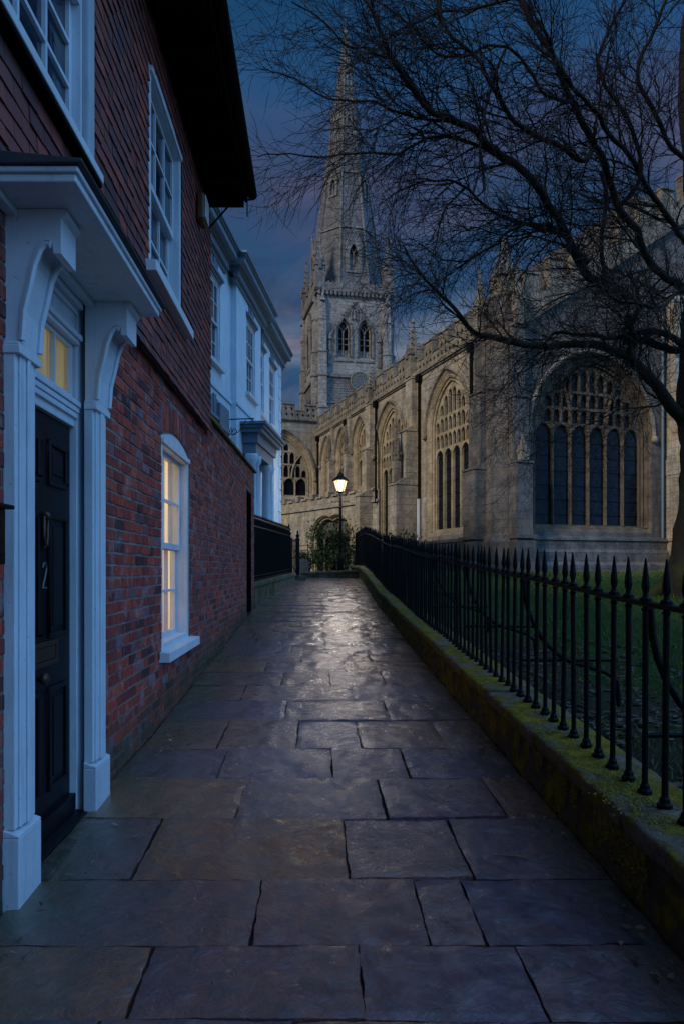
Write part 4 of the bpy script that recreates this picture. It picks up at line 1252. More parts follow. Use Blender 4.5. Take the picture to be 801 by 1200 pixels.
# east wall with the great window and raking battlements
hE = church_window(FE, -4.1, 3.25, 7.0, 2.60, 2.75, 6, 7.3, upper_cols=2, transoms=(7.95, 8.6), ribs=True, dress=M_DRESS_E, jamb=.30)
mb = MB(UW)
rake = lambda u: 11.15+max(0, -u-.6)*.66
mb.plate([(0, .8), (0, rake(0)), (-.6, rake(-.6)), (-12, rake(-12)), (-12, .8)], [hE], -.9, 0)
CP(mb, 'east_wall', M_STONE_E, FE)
mb = MB(UW)
for i in range(10):
    a = -.9-i*1.1; b = a-1.1
    za, zb = rake(a), rake(b)
    mb.plate([(a, za-.25), (b, zb-.25), (b, zb+.42), (b+.48, zb+.42-.31), (b+.48, zb+.95-.1), (a, zb+.95-.1)], [], -.30, .03)
    mb.plate([(a, za-.40), (b, zb-.40), (b, zb-.252), (a, za-.252)], [], -.35, .14)
    mb.box(b+.44, a+.04, -.35, .09, zb+.851, zb+.93)
CP(mb, 'raking_parapet', M_PARAPET, FE)
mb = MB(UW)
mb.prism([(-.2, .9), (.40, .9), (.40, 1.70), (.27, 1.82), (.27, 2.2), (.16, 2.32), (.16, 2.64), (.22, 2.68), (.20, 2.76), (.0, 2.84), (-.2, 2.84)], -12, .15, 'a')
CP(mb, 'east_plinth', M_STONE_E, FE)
buttress(FE, -8.2, [(5.4, 1.3), (8.8, .8), (12.5, .4)], 1.0, M_STONE)
mb = MB(UW); mb.tube([(-7.45, .12, 2.8), (-7.45, .12, 12)], .05, 8); CP(mb, 'lightning_pipe', M_TRIM, FE)
# nave mass behind the aisle
mb = MB(UW); mb.prism([(-.9, 10.9), (-7, 12.2), (-7, 2), (-.9, 2)], .9, 23.0, 'a'); CP(mb, 'aisle_roof', M_LEAD, FA)
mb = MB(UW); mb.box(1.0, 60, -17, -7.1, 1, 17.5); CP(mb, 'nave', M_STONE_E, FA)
# transept facing the lane
hT = church_window(FT, 2.35, 6.7, 8.0, 1.78, 2.75, 4, 7.95, upper_cols=2, transoms=(8.9, 9.8), ribs=True, jamb=.36)
mb = MB(UW); mb.plate(rect(-.9, 9.5, .8, 12.1), [hT], -1.0, 0); CP(mb, 'transept_wall', M_STONE, FT)
CP(battlement(9.5, 12.1, total=.95), 'transept_parapet', M_PARAPET, FT)
# low vestry with a wide arch
FV = frame(2.9, 38.5, -.551, .8345)
hV = arch(3.6, 1.0, 3.35, 2.05, 1.28, 10)
mb = MB(UW); mb.plate(rect(-1.0, 10, .8, 5.95), [hV], -.7, 0)
for i in range(12): mb.box(-.6+i*.86, -.6+i*.86+(.36 if i % 2 else .55), -.35, .12, 5.951, 6.05+.22*(i % 2))
mb.box(-1, 10, .001, .12, 5.28, 5.42)
vs = CP(mb, 'vestry_wall', M_STONE, FV)
H = arch(3.6, 3.1, 3.35, 2.2, 1.42, 10); mb = MB(UW); mb.tube([(u, .03, z) for u, z in H], .10, 6)
for k in (0, -1): mb.lathe(H[k][0], .06, [(.03, 2.85), (.17, 2.95), (.17, 3.1), (.1, 3.2)], 8)
H = arch(3.6, 1.0, 3.35, 2.0, 1.22, 10); mb.tube([(u, -.25, z) for u, z in H], .12, 6)
CP(mb, 'arch_mould', M_DRESS, None, vs)
hs = []
for i in range(6):
    c = 1.85+i*.70; top = arch_top(3.6, 3.35, 1.98, 1.2, c); hs.append(arch(c, 1.2, min(3.2, top-.75), .26, .4, 4))
    if top-.3 > 3.75: hs.append([(c-.12, top-.42), (c, top-.25), (c+.12, top-.42), (c, top-.58)])
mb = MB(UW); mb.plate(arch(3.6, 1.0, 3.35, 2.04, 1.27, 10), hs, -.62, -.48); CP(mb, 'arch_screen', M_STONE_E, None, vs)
mb = MB(UW); mb.plate(arch(3.6, 1.0, 3.35, 2.04, 1.27, 10), [], -.68, -.66); CP(mb, 'arch_glass', M_LEADED, None, vs)
mb = MB(UW); mb.prism([(-.7, 5.9), (-4.5, 6.1), (-4.5, 5.5), (-.7, 5.5)], 0, 9, 'a'); CP(mb, 'vestry_roof', M_LEAD, FV)

# ------------------------------------------------------------------ tower and spire
TH = radians(11); TS = 9.3; TH2 = TS/2
tc = Vector((.21, 84))+Vector((cos(TH), sin(TH)))*TH2+Vector((-sin(TH), cos(TH)))*TH2
FTW = Matrix.Translation((tc.x, tc.y, 0)) @ Matrix.Rotation(TH, 4, 'Z')
def face(k):                                               # (u right, w outward) on side k of the tower
    a = k*pi/2
    def f(u, w, z):
        x, y = u, -TH2-w
        return (x*cos(a)-y*sin(a), x*sin(a)+y*cos(a), z)
    return f
mb = MB()
tower = None
for k in range(4):
    f = face(k); m = MB(f)
    hl = [arch(c, 27.9, 31.2, .95, 1.55, 6) for c in (-.02-1.35, -.02+1.35)]
    m.plate(rect(-TH2+.001, TH2-.001, 25.6, 35.9), hl, -.8, 0)
    m.box(-TH2+.001, TH2-.001, -.8, .03, 1, 25.6)
    # angle buttresses
    for s_ in (-1, 1):
        c = s_*(TH2-.55)
        m.box(c-.55, c+.55, .001, .75, 1, 21.5); m.box(c-.5, c+.5, .001, .62, 21.5, 28.4); m.box(c-.46, c+.46, .001, .5, 28.4, 32.4); m.box(c-.42, c+.42, .001, .38, 32.4, 34.6)
        for z, p, ww in ((21.5, .85, .62), (25.5, .74, .6), (28.4, .70, .58), (32.4, .58, .52)): m.wedge(c-ww, c+ww, .001, p, z-.12, z+.22, z)
        m.lathe(c, .30, [(.5, 34.6), (.34, 34.8), (.02, 35.75)], 4, pi/4)
    o = len(mb.v); mb.v += m.v; mb.f += [tuple(i+o for i in q) for q in m.f]
tower = CP(mb, 'tower', M_TOWER, FTW)
for k in range(4):
    f = face(k); m = MB(f)
    for c in (-1.37, 1.33):
        P = arch(c, 27.9, 31.2, 1.0, 1.62, 8); m.tube([(u, .03, z) for u, z in P], .17, 6)
        P = arch(c, 27.9, 31.2, .72, 1.25, 8); m.tube([(u, -.25, z) for u, z in P], .13, 6)
        m.tube([(c, -.35, 27.9), (c, -.35, 31.1)], .10, 6)
        for s_ in (-1, 1): m.tube([(c, -.35, 31.0), (c+s_*.2, -.35, 31.45), (c+s_*.36, -.35, 31.55), (c+s_*.52, -.35, 31.9)], .09, 6)
        m.tube([(c, -.35, 31.0), (c-.22, -.35, 31.5), (c, -.35, 32.0), (c+.22, -.35, 31.5), (c, -.35, 31.0)], .07, 6)
        for z in (28.9, 29.7, 30.4): m.wedge(c-.95, c+.95, -.75, -.38, z-.16, z+.1, z-.10)
        m.box(c-.95, c+.95, -.40, -.34, 27.9, 28.7)
        m.wedge(c-1.2, c+1.2, -.4, .10, 27.35, 27.95, 27.5)
    # crocketed gable over the pair, with a niche
    G = [(-3.1, 30.4), (-2.8, 30.9), (-.02, 34.6), (2.8, 30.9), (3.1, 30.4)]
    m.tube([(u, .06, z) for u, z in G], .15, 6)
    for i in range(9):
        t = (i+.5)/9
        for s_ in (-1, 1): m.lathe(-.02+s_*2.8*t, .12, [(.02, 34.75-3.7*t), (.16, 34.9-3.7*t), (.02, 35.08-3.7*t)], 5)
    P = arch(-.02, 32.6, 33.6, .38, .6, 5); m.tube([(u, .08, z) for u, z in P], .10, 5); m.lathe(-.02, .12, [(.16, 32.6), (.2, 33.0), (.13, 33.5), (.12, 33.75), (.02, 33.9)], 7)
    for s_ in (-1, 1):                                    # niches at either side
        m.box(s_*3.15-.22, s_*3.15+.22, .001, .16, 26.8, 28.6); m.lathe(s_*3.15, .14, [(.16, 28.6), (.22, 29.2), (.14, 29.6), (.1, 29.9)], 7); m.lathe(s_*3.15, .12, [(.32, 29.95), (.28, 30.2), (.02, 31.0)], 6)
    CP(m, 'belfry_window', M_TOWER_D, None, tower)
    m = MB(f); m.box(-2.6, 2.6, -.79, -.76, 27.5, 33.2); CP(m, 'belfry_dark', M_DIM, None, tower)
    # corbel table and parapet
    m = MB(f); m.box(-TH2-.35, TH2+.35, -.5, .35, 35.9, 36.25); m.box(-TH2-.2, TH2+.2, -.5, .22, 35.6, 35.9)
    i = 0; u = -TH2
    while u < TH2: m.box(u, u+.26, .222, .36, 35.42, 35.9); u += .52
    m.box(-TH2-.25, TH2+.25, -.1, .25, 36.25, 36.95)
    u = -TH2
    while u < TH2-.3: m.plate([(u, 36.951), (u+.26, 37.2), (u+.52, 36.951)], [], .0, .2); u += .55
    CP(m, 'corbel_table', M_TOWER_D, None, tower)
    # lower stage: lattice band, string, round-headed windows
    m = MB(f); m.box(-TH2-.1, TH2+.1, .031, .30, 25.35, 25.75); m.box(-TH2-.1, TH2+.1, .031, .22, 22.1, 22.35)
    n = 26; w_ = (TS-2.2)/n
    for i in range(n):
        for j in range(9):
            u = -TH2+1.1+(i+(.5 if j % 2 else 0))*w_; z = 22.5+j*.31
            m.plate([(u, z), (u+w_*.5, z+.155), (u+w_, z), (u+w_*.5, z-.155)], [], .0311, .085)
    CP(m, 'lattice_band', M_TOWER_D, None, tower)
    m = MB(f)
    for c in (.1, 2.5):
        P = arch(c, 21.4, 22.2, .75, .75, 6); m.tube([(u, .30, z) for u, z in P], .17, 6); m.plate(arch(c, 21.2, 22.2, .6, .6, 6), [], .2, .26)
    CP(m, 'round_window', M_DIM if k else M_TOWER_D, None, tower)
f = face(0)
m = MB(f)                                                  # clock
cz, cu = 24.9, .55
circ = [(cu+1.12*cos(a*pi/16), cz+1.12*sin(a*pi/16)) for a in range(32)]
m.plate(circ, [], .30, .42); ck = CP(m, 'clock', mat_plain('clock_dial', (.10, .11, .12), .5), None, tower)
m = MB(f)
m.tube([(u, .43, z) for u, z in circ+[circ[0]]], .07, 6)
m.tube([(cu+.62*cos(a*pi/16), .43, cz+.62*sin(a*pi/16)) for a in range(33)], .035, 5)
for i in range(12):
    a = i*pi/6; m.tube([(cu+.70*cos(a), .43, cz+.70*sin(a)), (cu+1.02*cos(a), .43, cz+1.02*sin(a))], .055, 4)
m.tube([(cu, .45, cz), (cu+.25, .45, cz-.42)], .05, 4); m.tube([(cu, .45, cz), (cu-.55, .45, cz+.5)], .04, 4)
CP(m, 'clock_numerals', mat_plain('gilding', (.24, .22, .15), .6, .2), None, tower)
# spire
RB = 4.55; ZB, ZT = 36.3, 72.6
def sr(z): return RB*(ZT-z)/(ZT-ZB)+.06
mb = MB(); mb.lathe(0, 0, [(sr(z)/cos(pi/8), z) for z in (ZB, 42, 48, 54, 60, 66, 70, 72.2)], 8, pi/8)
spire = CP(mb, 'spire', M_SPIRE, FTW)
mb = MB()
for k in range(8):
    a = pi/8+k*pi/4
    mb.tube([((sr(z)/cos(pi/8)+.02)*cos(a), (sr(z)/cos(pi/8)+.02)*sin(a), z) for z in (ZB, 45, 55, 65, 72)], [.17, .15, .13, .10, .07], 6)
for z in (44.5, 52, 59.5, 66): mb.lathe(0, 0, [(sr(z)/cos(pi/8)+.02, z), (sr(z)/cos(pi/8)+.16, z+.06), (sr(z)/cos(pi/8)+.16, z+.22), (sr(z)/cos(pi/8), z+.34)], 8, pi/8)
mb.lathe(0, 0, [(.12, 71.2), (.34, 71.5), (.36, 71.8), (.18, 72.2), (.08, 72.8), (.05, 74.0), (.02, 75.4)], 8)
CP(mb, 'ribs', M_TOWER_D, None, spire)
def lucarne(ang, z, h, wd):
    ca, sa = cos(ang), sin(ang)
    def f(u, w, zz):
        r = sr(z)+w
        return (r*ca-u*sa, r*sa+u*ca, zz)
    m = MB(f)
    m.plate([(-wd, z), (-wd, z+h*.62), (0, z+h), (wd, z+h*.62), (wd, z)], [arch(0, z+.25, z+h*.40, wd*.55, h*.22, 5)], -h*.12-.5, .12)
    m.tube([(-wd-.08, .1, z+h*.56), (0, .1, z+h+.15), (wd+.08, .1, z+h*.56)], .10, 5)
    m.tube([(0, -.1, z+.25), (0, -.1, z+h*.42), (-wd*.3, -.1, z+h*.52)], .06, 5); m.tube([(0, -.1, z+h*.42), (wd*.3, -.1, z+h*.52)], .06, 5)
    m.lathe(0, .1, [(.03, z+h), (.14, z+h+.35), (.02, z+h+.8)], 5)
    CP(m, 'lucarne', M_TOWER_D, None, spire)
    m = MB(f); m.box(-wd*.9, wd*.9, -h*.12-.4, -.3, z+.1, z+h*.6); CP(m, 'lucarne_dark', M_DIM, None, spire)
for k in range(4): lucarne(-pi/2+k*pi/2, 38.6, 5.8, 1.0)
for k in range(4): lucarne(-pi/2-pi/4+k*pi/2, 49.0, 3.6, .62)
for k in range(4): lucarne(-pi/2+k*pi/2, 58.5, 2.4, .42)
for sx in (-1, 1):
    for sy in (-1, 1):
        pinnacle(None, sx*(TH2-.25), sy*(TH2-.25), 36.2, 1.15, 7.6, parent=spire, mat=M_TOWER_D)

# ------------------------------------------------------------------ tree
def catmull(P, n=5):
    out = []
    for i in range(len(P)-1):
        p0 = P[max(0, i-1)]; p1 = P[i]; p2 = P[i+1]; p3 = P[min(len(P)-1, i+2)]
        for k in range(n):
            t = k/n
            out.append(.5*((2*p1)+(p2-p0)*t+(2*p0-5*p1+4*p2-p3)*t*t+(3*p1-p0-3*p2+p3)*t**3))
    return out+[P[-1]]
def px(x, y, Y): return Vector(((x-370)*Y/800, Y, EYE-(y-668)*Y/800))
tree = empty('bare_tree', 'large bare winter tree reaching its branches over the railing and the lane', 'tree', (7.15, 13, 1.0))
TR0 = Matrix.Translation(-Vector(tree.location))
limbs = MB(); twigs = MB(); rnd = random.Random(21)
def walk(p, d, L, n, curl, droop):
    pts = [p.copy()]; d = d.normalized()
    for i in range(n):
        d = (d+Vector((rnd.gauss(0, curl), rnd.gauss(0, curl), rnd.gauss(0, curl)+droop))).normalized()
        p = p+d*(L/n); pts.append(p.copy())
    return pts
def side_dir(t, ang):
    ax = t.orthogonal().normalized(); ax = Matrix.Rotation(rnd.uniform(0, 2*pi), 3, t) @ ax
    return (Matrix.Rotation(ang, 3, ax) @ t).normalized()
NT_ = [0]
def ok(p): return p.y > 4.6 and p.z > 2.6
def spawn(pts, rads, level, spacing, L):
    acc = rnd.uniform(0, spacing)
    tot = sum((b-a).length for a, b in zip(pts, pts[1:])); s = 0
    for i in range(len(pts)-1):
        seg = pts[i+1]-pts[i]; ln = seg.length
        if ln < 1e-6: continue
        t0 = seg.normalized()
        while acc < s+ln:
            f = (acc-s)/ln; p = pts[i]+seg*f; rel = acc/tot
            acc += spacing*rnd.uniform(.55, 1.45)
            if rel < .06 and level == 1: continue
            rloc = rads[i]
            d = side_dir(t0, radians(rnd.uniform(24, 52)))
            d.y *= .75
            ll = L*rnd.uniform(.45, 1.25)*(1-.45*rel)
            if level == 1:
                q = walk(p, d, ll, 8, .15, -.012); 
                if not ok(q[-1]): continue
                r0 = min(rloc*.5, .007+ll*.007); rr = [r0*(1-.80*k/8) for k in range(9)]
                limbs.tube(q, rr, 5, raw=True, cap=False)
                spawn(q, rr, 2, .15, 1.15); 
            elif level == 2:
                q = walk(p, d, ll, 7, .15, -.02)
                if not ok(q[-1]): continue
                r0 = min(rloc*.8, .0075); rr = [r0*(1-.72*k/7) for k in range(8)]
                twigs.tube(q, rr, 4, raw=True, cap=False); NT_[0] += 1
                spawn(q, rr, 3, .23, .6)
            else:
                q = walk(p, d, ll, 4, .16, -.02)
                twigs.tube(q, [.0042, .0038, .0033, .0027, .0018], 3, raw=True, cap=False); NT_[0] += 1
        s += ln
def limb(P, r0, r1, sp=.34, L=1.7, start=0.0):
    V = catmull([px(*p) for p in P], 6)
    V = [v+Vector(noise.noise_vector(v*1.1))*.11+Vector(noise.noise_vector(v*4))*.035 for v in V]
    n = len(V)
    r0 *= .66; r1 *= 1.1; sp *= (.52 if r0 > .04 else .78)
    R = [r0+(r1-r0)*(i/(n-1))**.7 for i in range(n)]
    R = [r*(1+.10*noise.noise(V[i]*3)) for i, r in enumerate(R)]
    limbs.tube(V, R, 9, raw=True)
    spawn(V, R, 1, sp, L)
    return V
# trunk
tp = [px(x_+8, y_, Y_) for x_, y_, Y_ in ((800, 735, 13), (803, 690, 13), (806, 640, 13), (812, 580, 13), (812, 520, 13), (806, 470, 13), (810, 400, 13.1), (815, 300, 13.3), (808, 200, 13.5), (800, 100, 13.6), (806, 0, 13.8), (820, -110, 14))]
tv = catmull(tp, 6)
trr = []
for i, v in enumerate(tv):
    h = v.z-1.0
    trr.append((.40+.16*math.exp(-max(0, h)*1.6)-.018*h)*(1+.07*noise.noise(v*2)))
mb = MB(); mb.tube(tv, trr, 20, raw=True)
for a in range(7):                                            # root flare
    an = a*2*pi/7+.3; c = Vector((7.35, 13, .95))
    q = [c+Vector((cos(an)*.2, sin(an)*.2, .9)), c+Vector((cos(an)*.5, sin(an)*.5, .45)), c+Vector((cos(an)*.85, sin(an)*.85, .1)), c+Vector((cos(an)*1.2, sin(an)*1.2, -.15))]
    mb.tube(catmull(q, 4), [.24-.014*i for i in range(13)], 8, raw=True)
o = mb.build('trunk', M_BARK, tree, smooth=True, jitter=.035); o.matrix_parent_inverse = TR0
for (P, a, b, sp, L) in [
    ([(806,500,13),(775,462,12.8),(752,430,12.6),(736,412,12.4),(690,404,12),(640,406,11.6),(585,401,11.2),(552,386,10.9),(522,356,10.6),(494,322,10.4),(470,285,10.2)], .20, .012, .36, 1.6),
    ([(736,412,12.4),(745,395,12.2),(738,380,12),(745,355,11.7),(735,320,11.4)], .11, .015, .3, 1.2),
    ([(812,420,13),(780,392,12.7),(735,390,12.3),(700,395,12),(660,392,11.8),(640,398,11.6)], .11, .02, .35, 1.2),
    ([(815,400,13),(790,408,13),(760,400,12.8),(735,398,12.6)], .12, .06, .4, 1.0),
    ([(776,470,12.9),(745,478,12.7),(700,490,12.4),(650,515,12),(610,540,11.6)], .035, .008, .2, 1.1),
    ([(814,350,13.2),(785,330,12.6),(760,300,12),(728,240,11.4),(700,175,10.9),(672,120,10.5),(640,60,10.2),(600,-10,10)], .12, .035, .36, 2.0),
    ([(810,290,13.3),(780,250,12.3),(748,205,11.4),(710,150,10.6),(682,112,10.1),(650,70,9.8),(628,20,9.5)], .085, .02, .33, 1.8),
    ([(720,345,12),(695,325,11.6),(668,282,11.2),(640,228,10.8),(612,200,10.5),(575,175,10.2),(540,142,9.9),(508,122,9.6),(482,94,9.4),(456,66,9.2),(440,30,9),(425,-10,8.9)], .13, .02, .34, 1.8),
    ([(508,122,9.6),(488,97,9.5),(465,73,9.4),(430,60,9.3),(402,50,9.2),(372,22,9.1),(340,10,9)], .045, .006, .25, 1.4),
    ([(540,142,9.9),(505,134,9.8),(470,130,9.7),(430,116,9.6),(388,112,9.5),(345,90,9.4),(308,78,9.3)], .045, .006, .25, 1.5),
    ([(600,195,10.4),(560,172,10.2),(510,163,10),(470,181,9.9),(430,178,9.8),(384,178,9.7),(335,181,9.6),(303,186,9.5)], .05, .006, .26, 1.5),
    ([(690,305,11.5),(660,275,11.2),(613,263,10.9),(575,245,10.6),(545,222,10.4),(500,218,10.2),(455,232,10)], .075, .008, .3, 1.6),
    ([(668,282,11.2),(640,262,11),(600,270,10.8),(560,300,10.6),(525,300,10.4),(490,280,10.3)], .05, .007, .26, 1.5),
    ([(590,60,10.1),(570,110,10),(560,170,10),(565,225,10)], .03, .02, .4, 1.2),
    ([(700,175,10.9),(680,190,10.7),(640,165,10.4),(600,140,10.1),(565,90,9.8),(530,40,9.6),(515,-10,9.5)], .07, .02, .32, 1.7),
    ([(728,240,11.4),(745,200,11.2),(735,140,11),(700,80,10.8),(715,30,10.7),(740,-20,10.6)], .06, .02, .35, 1.6),
    ([(812,200,13.5),(770,150,12.6),(745,90,12),(770,30,11.6),(790,-20,11.4)], .08, .02, .35, 1.7),
    ([(814,330,13.2),(790,345,12.2),(760,362,11.4),(720,352,10.8),(690,335,10.4),(650,350,10.1),(610,380,9.9)], .07, .008, .28, 1.3),
    ([(700,345,11.8),(712,330,11.4),(705,285,11.2),(712,240,11),(704,200,10.8)], .06, .03, .4, 1.2),
    ([(690,404,12),(675,430,11.8),(650,455,11.6),(620,470,11.4),(595,500,11.2)], .03, .006, .16, 1.0),
    ([(640,406,11.6),(625,425,11.5),(600,440,11.4),(575,470,11.3)], .025, .006, .18, .9),
    ([(740,395,12.2),(742,430,12.1),(746,470,12),(738,510,11.9)], .025, .006, .2, .7),
    ([(482,94,9.4),(460,120,9.3),(440,160,9.2),(425,200,9.1)], .02, .005, .2, 1.0),
    ([(545,222,10.4),(520,250,10.3),(505,290,10.2),(490,330,10.2),(470,345,10.2)], .025, .005, .18, 1.0),
    ([(672,120,10.5),(640,110,10.3),(610,70,10.1),(580,60,9.9),(540,70,9.7),(500,50,9.5),(470,10,9.3)], .05, .01, .3, 1.6),
    ([(600,-10,10),(560,10,9.8),(520,5,9.6),(480,25,9.5),(440,5,9.4)], .04, .008, .28, 1.5),
]:
    limb(P, a, b, sp, L)
o = limbs.build('limbs', M_BARK, tree, smooth=True, recalc=False); o.matrix_parent_inverse = TR0
o = twigs.build('crown', M_TWIG, tree, recalc=False); o.matrix_parent_inverse = TR0
print('twigs', NT_[0], len(twigs.v))

# ------------------------------------------------------------------ churchyard planting and stones
M_SHRUB = mat_leafy('shrub_leaves', [(0, (.010, .022, .010)), (.5, (.022, .045, .016)), (.85, (.035, .065, .02)), (1, (.05, .06, .025))])
def leaf(mb, p, s):
    d = Vector((rnd.gauss(0, 1), rnd.gauss(0, 1), rnd.gauss(0, .8))).normalized(); e = d.orthogonal().normalized()
    e = Matrix.Rotation(rnd.uniform(0, 6.3), 3, d) @ e; f = d.cross(e)
    mb.add([p-e*s, p-f*s*.45, p+e*s, p+f*s*.45], [(0, 1, 2, 3)], raw=True)
def shrub(name, label, x, y, z, rx, ry, h, n, s, cat='shrub'):
    e = empty(name, label, cat, (x, y, z))
    st = MB(); mb = MB()
    for i in range(9):
        a = rnd.uniform(0, 2*pi); r = rnd.uniform(.3, 1)
        q = [Vector((0, 0, -.05)), Vector((cos(a)*rx*.35*r, sin(a)*ry*.35*r, h*.4)), Vector((cos(a)*rx*.7*r, sin(a)*ry*.7*r, h*rnd.uniform(.65, .95)))]
        st.tube(catmull(q, 3), [.03, .028, .024, .02, .015, .01, .006], 5, raw=True)
    cl = [(Vector((rnd.uniform(-1, 1)*rx*.75, rnd.uniform(-1, 1)*ry*.75, h*rnd.uniform(.2, .92))), rnd.uniform(.18, .42)) for _ in range(26)]
    for i in range(n):
        c, r = rnd.choice(cl)
        p = c+Vector((rnd.gauss(0, 1)*rx*r*.6, rnd.gauss(0, 1)*ry*r*.6, rnd.gauss(0, 1)*h*r*.35))
        if p.z < .02: p.z = abs(p.z)
        leaf(mb, p, s*rnd.uniform(.6, 1.3))
    st.build('stem', M_TWIG, e); mb.build('foliage', M_SHRUB, e, recalc=False)
    return e
shrub('evergreen_shrub', 'dark evergreen shrub growing in front of the vestry arch', .95, 37.2, 1.3, 1.35, .9, 2.5, 3600, .085)
shrub('evergreen_shrub', 'smaller tangled shrub beside the headstone, lower than the one in the arch', -.35, 38.5, 1.3, .9, .8, 1.3, 1700, .08)
shrub('evergreen_shrub', 'bushy green shrub whose top shows over the railing below the tall aisle windows', 3.95, 31.5, 1.35, 1.0, .7, 1.85, 1900, .08)
hs_ = empty('headstone', 'weathered grey headstone standing just behind the second gate post', 'headstone', (-.42, 23.5, 1.28))
mb = MB(WU); mb.plate([(-.09, 0), (-.09, .50), (-.06, .58), (0, .62), (.06, .58), (.09, .50), (.09, 0)], [], -.04, .04)
mb.v = [(y*2.0, x, z) for x, y, z in mb.v]; mb.build('slab', M_STONE_E, hs_, bevel=.01)
mb = MB(); mb.box(-.24, .24, -.1, .1, -.1, .06); mb.build('base', M_STONE_E, hs_, bevel=.01)
wf = empty('churchyard_fence', 'thin wire churchyard fence with slim posts beyond the end wall', 'fence', (.3, 26, 1.3))
mb = MB()
for z in (.5, .95, 1.12): mb.tube([(-1.3, 0, z), (1.5, .2, z+.02)], .009, 5)
mb.build('rail', M_IRON, wf)
for x in (-1.3, -.6, .1, .8, 1.5):
    m = MB(); m.tube([(x, (x+1.3)*.07, -.1), (x, (x+1.3)*.07, 1.2)], .018, 6); m.build('post', M_IRON, wf)

# ------------------------------------------------------------------ grass and fallen leaves
M_GRASS = mat_leafy('grass_blades', [(0, (.03, .05, .005)), (.5, (.075, .115, .010)), (1, (.13, .15, .016))])
mb = MB(); r2 = random.Random(3)
def gk(x, y): return (x-1.6)*.22+(y-3)*.07+(noise.noise(Vector((x*.8, y*.8, 3)))*.8)
n = 0
while n < 42000:
    y = 2.4+22*r2.random()**1.6; x = 1.72+(.5+y*.62)*r2.random()
    k = gk(x, y)
    if k < .3 and r2.random() > .12+max(0, k)*.6: n += 1; continue
    z = lawn(y)+(.05*noise.noise(Vector((x*.6, y*.6, 0))) if x > 1.7 else 0)-.01
    h = r2.uniform(.025, .07)*(1+.02*y); a = r2.uniform(0, 6.28); w = .0028*(1+.10*y)
    lx_, ly_ = r2.gauss(0, .6)*h, r2.gauss(0, .6)*h
    mb.v += [(x-w*cos(a), y-w*sin(a), z), (x+w*cos(a), y+w*sin(a), z), (x+lx_, y+ly_, z+h)]
    mb.f.append((len(mb.v)-3, len(mb.v)-2, len(mb.v)-1)); n += 1
tag(mb.build('grass', M_GRASS, recalc=False), 'short green lawn grass behind the long railing', 'grass', kind='stuff')
M_LITTER = mat_leafy('dead_leaves', [(0, (.03, .018, .014)), (.4, (.07, .04, .028)), (.8, (.11, .065, .045)), (1, (.16, .10, .07))])
mb = MB()
def flat_leaf(x, y, z, s):
    a = r2.uniform(0, 6.28); c = [(cos(a+k*pi/2)*s*(1 if k % 2 == 0 else .5), sin(a+k*pi/2)*s*(1 if k % 2 == 0 else .5), z+r2.uniform(.002, .022)) for k in range(4)]
    mb.add([(x+p[0], y+p[1], p[2]) for p in c], [(0, 1, 2, 3)], raw=True)
for i in range(2600):
    y = 2.3+9*r2.random()**1.5; x = 1.70+(1.0+y*.12)*r2.random()**1.3
    if gk(x, y) > .55: continue
    flat_leaf(x, y, lawn(y)+(.05*noise.noise(Vector((x*.6, y*.6, 0)))), r2.uniform(.02, .05))
tag(mb.build('leaf_litter', M_LITTER, recalc=False), 'dead brown leaves lying on the soil behind the railing', 'leaves', kind='stuff')
mb = MB()
for i in range(300):
    y = 1.9+13*r2.random()**1.2; x = 1.26-abs(r2.gauss(0, .10)) if r2.random() < .75 else -1.10+abs(r2.gauss(0, .10))
    flat_leaf(x, y, g(y)+.005, r2.uniform(.009, .024))
for i in range(45):
    y = 2+9*r2.random(); flat_leaf(r2.uniform(-1, 1.2), y, g(y)+.005, r2.uniform(.006, .014))
tag(mb.build('path_litter', mat_leafy('pale_dead_leaves', [(0, (.06, .04, .028)), (.6, (.18, .12, .07)), (1, (.34, .26, .17))]), recalc=False), 'scattered pale dead leaves lying along the edges of the lane', 'leaves', kind='stuff')
mb = MB()
for (x, y, a, L_) in [(.98, 3.15, 2.8, .16), (.62, 4.4, .7, .10)]:
    mb = MB(); p = [Vector((x+cos(a)*L_*t, y+sin(a)*L_*t+.01*sin(t*5), g(y+sin(a)*L_*t)+.006)) for t in (0, .35, .7, 1)]
    mb.tube(p, [.003, .003, .0025, .0015], 5, raw=True)
    tag(mb.build('fallen_twig', mat_plain('dry_twig', (.2, .15, .1), .8)), 'thin dry twig lying on the wet flags near the %s' % ('mossy kerb wall' if x > .8 else 'middle of the lane'), 'twig', 'twigs lying on the lane')

# ------------------------------------------------------------------ sky and sun
W = bpy.data.worlds.new('World'); S.world = W; W.use_nodes = True
nt = W.node_tree; nn = nt.nodes; ll = nt.links
bg = nn['Background']; bg.inputs['Strength'].default_value = .15
tcn = nn.new('ShaderNodeTexCoord')
SUN_EL, SUN_AZ = radians(30), radians(228)                  # azimuth clockwise from +Y: behind and to the left
sky = nn.new('ShaderNodeTexSky'); sky.sky_type = 'NISHITA'; sky.sun_disc = False; sky.sun_elevation = radians(4); sky.sun_rotation = SUN_AZ
sky.air_density = 1.2; sky.ozone_density = 3.0; sky.dust_density = .6
def wm(op, a, b=0.0, clamp=False):
    n = nn.new('ShaderNodeMath'); n.operation = op; n.use_clamp = clamp
    for i, v in enumerate((a, b)):
        if isinstance(v, bpy.types.NodeSocket): ll.new(v, n.inputs[i])
        else: n.inputs[i].default_value = v
    return n.outputs[0]
def wramp(f, st):
    r = nn.new('ShaderNodeValToRGB'); ll.new(f, r.inputs[0]); e = r.color_ramp.elements
    while len(e) < len(st): e.new(.5)
    for el, (p, c) in zip(e, st): el.position = p; el.color = (*c, 1) if isinstance(c, tuple) else (c, c, c, 1)
    return r.outputs[0]
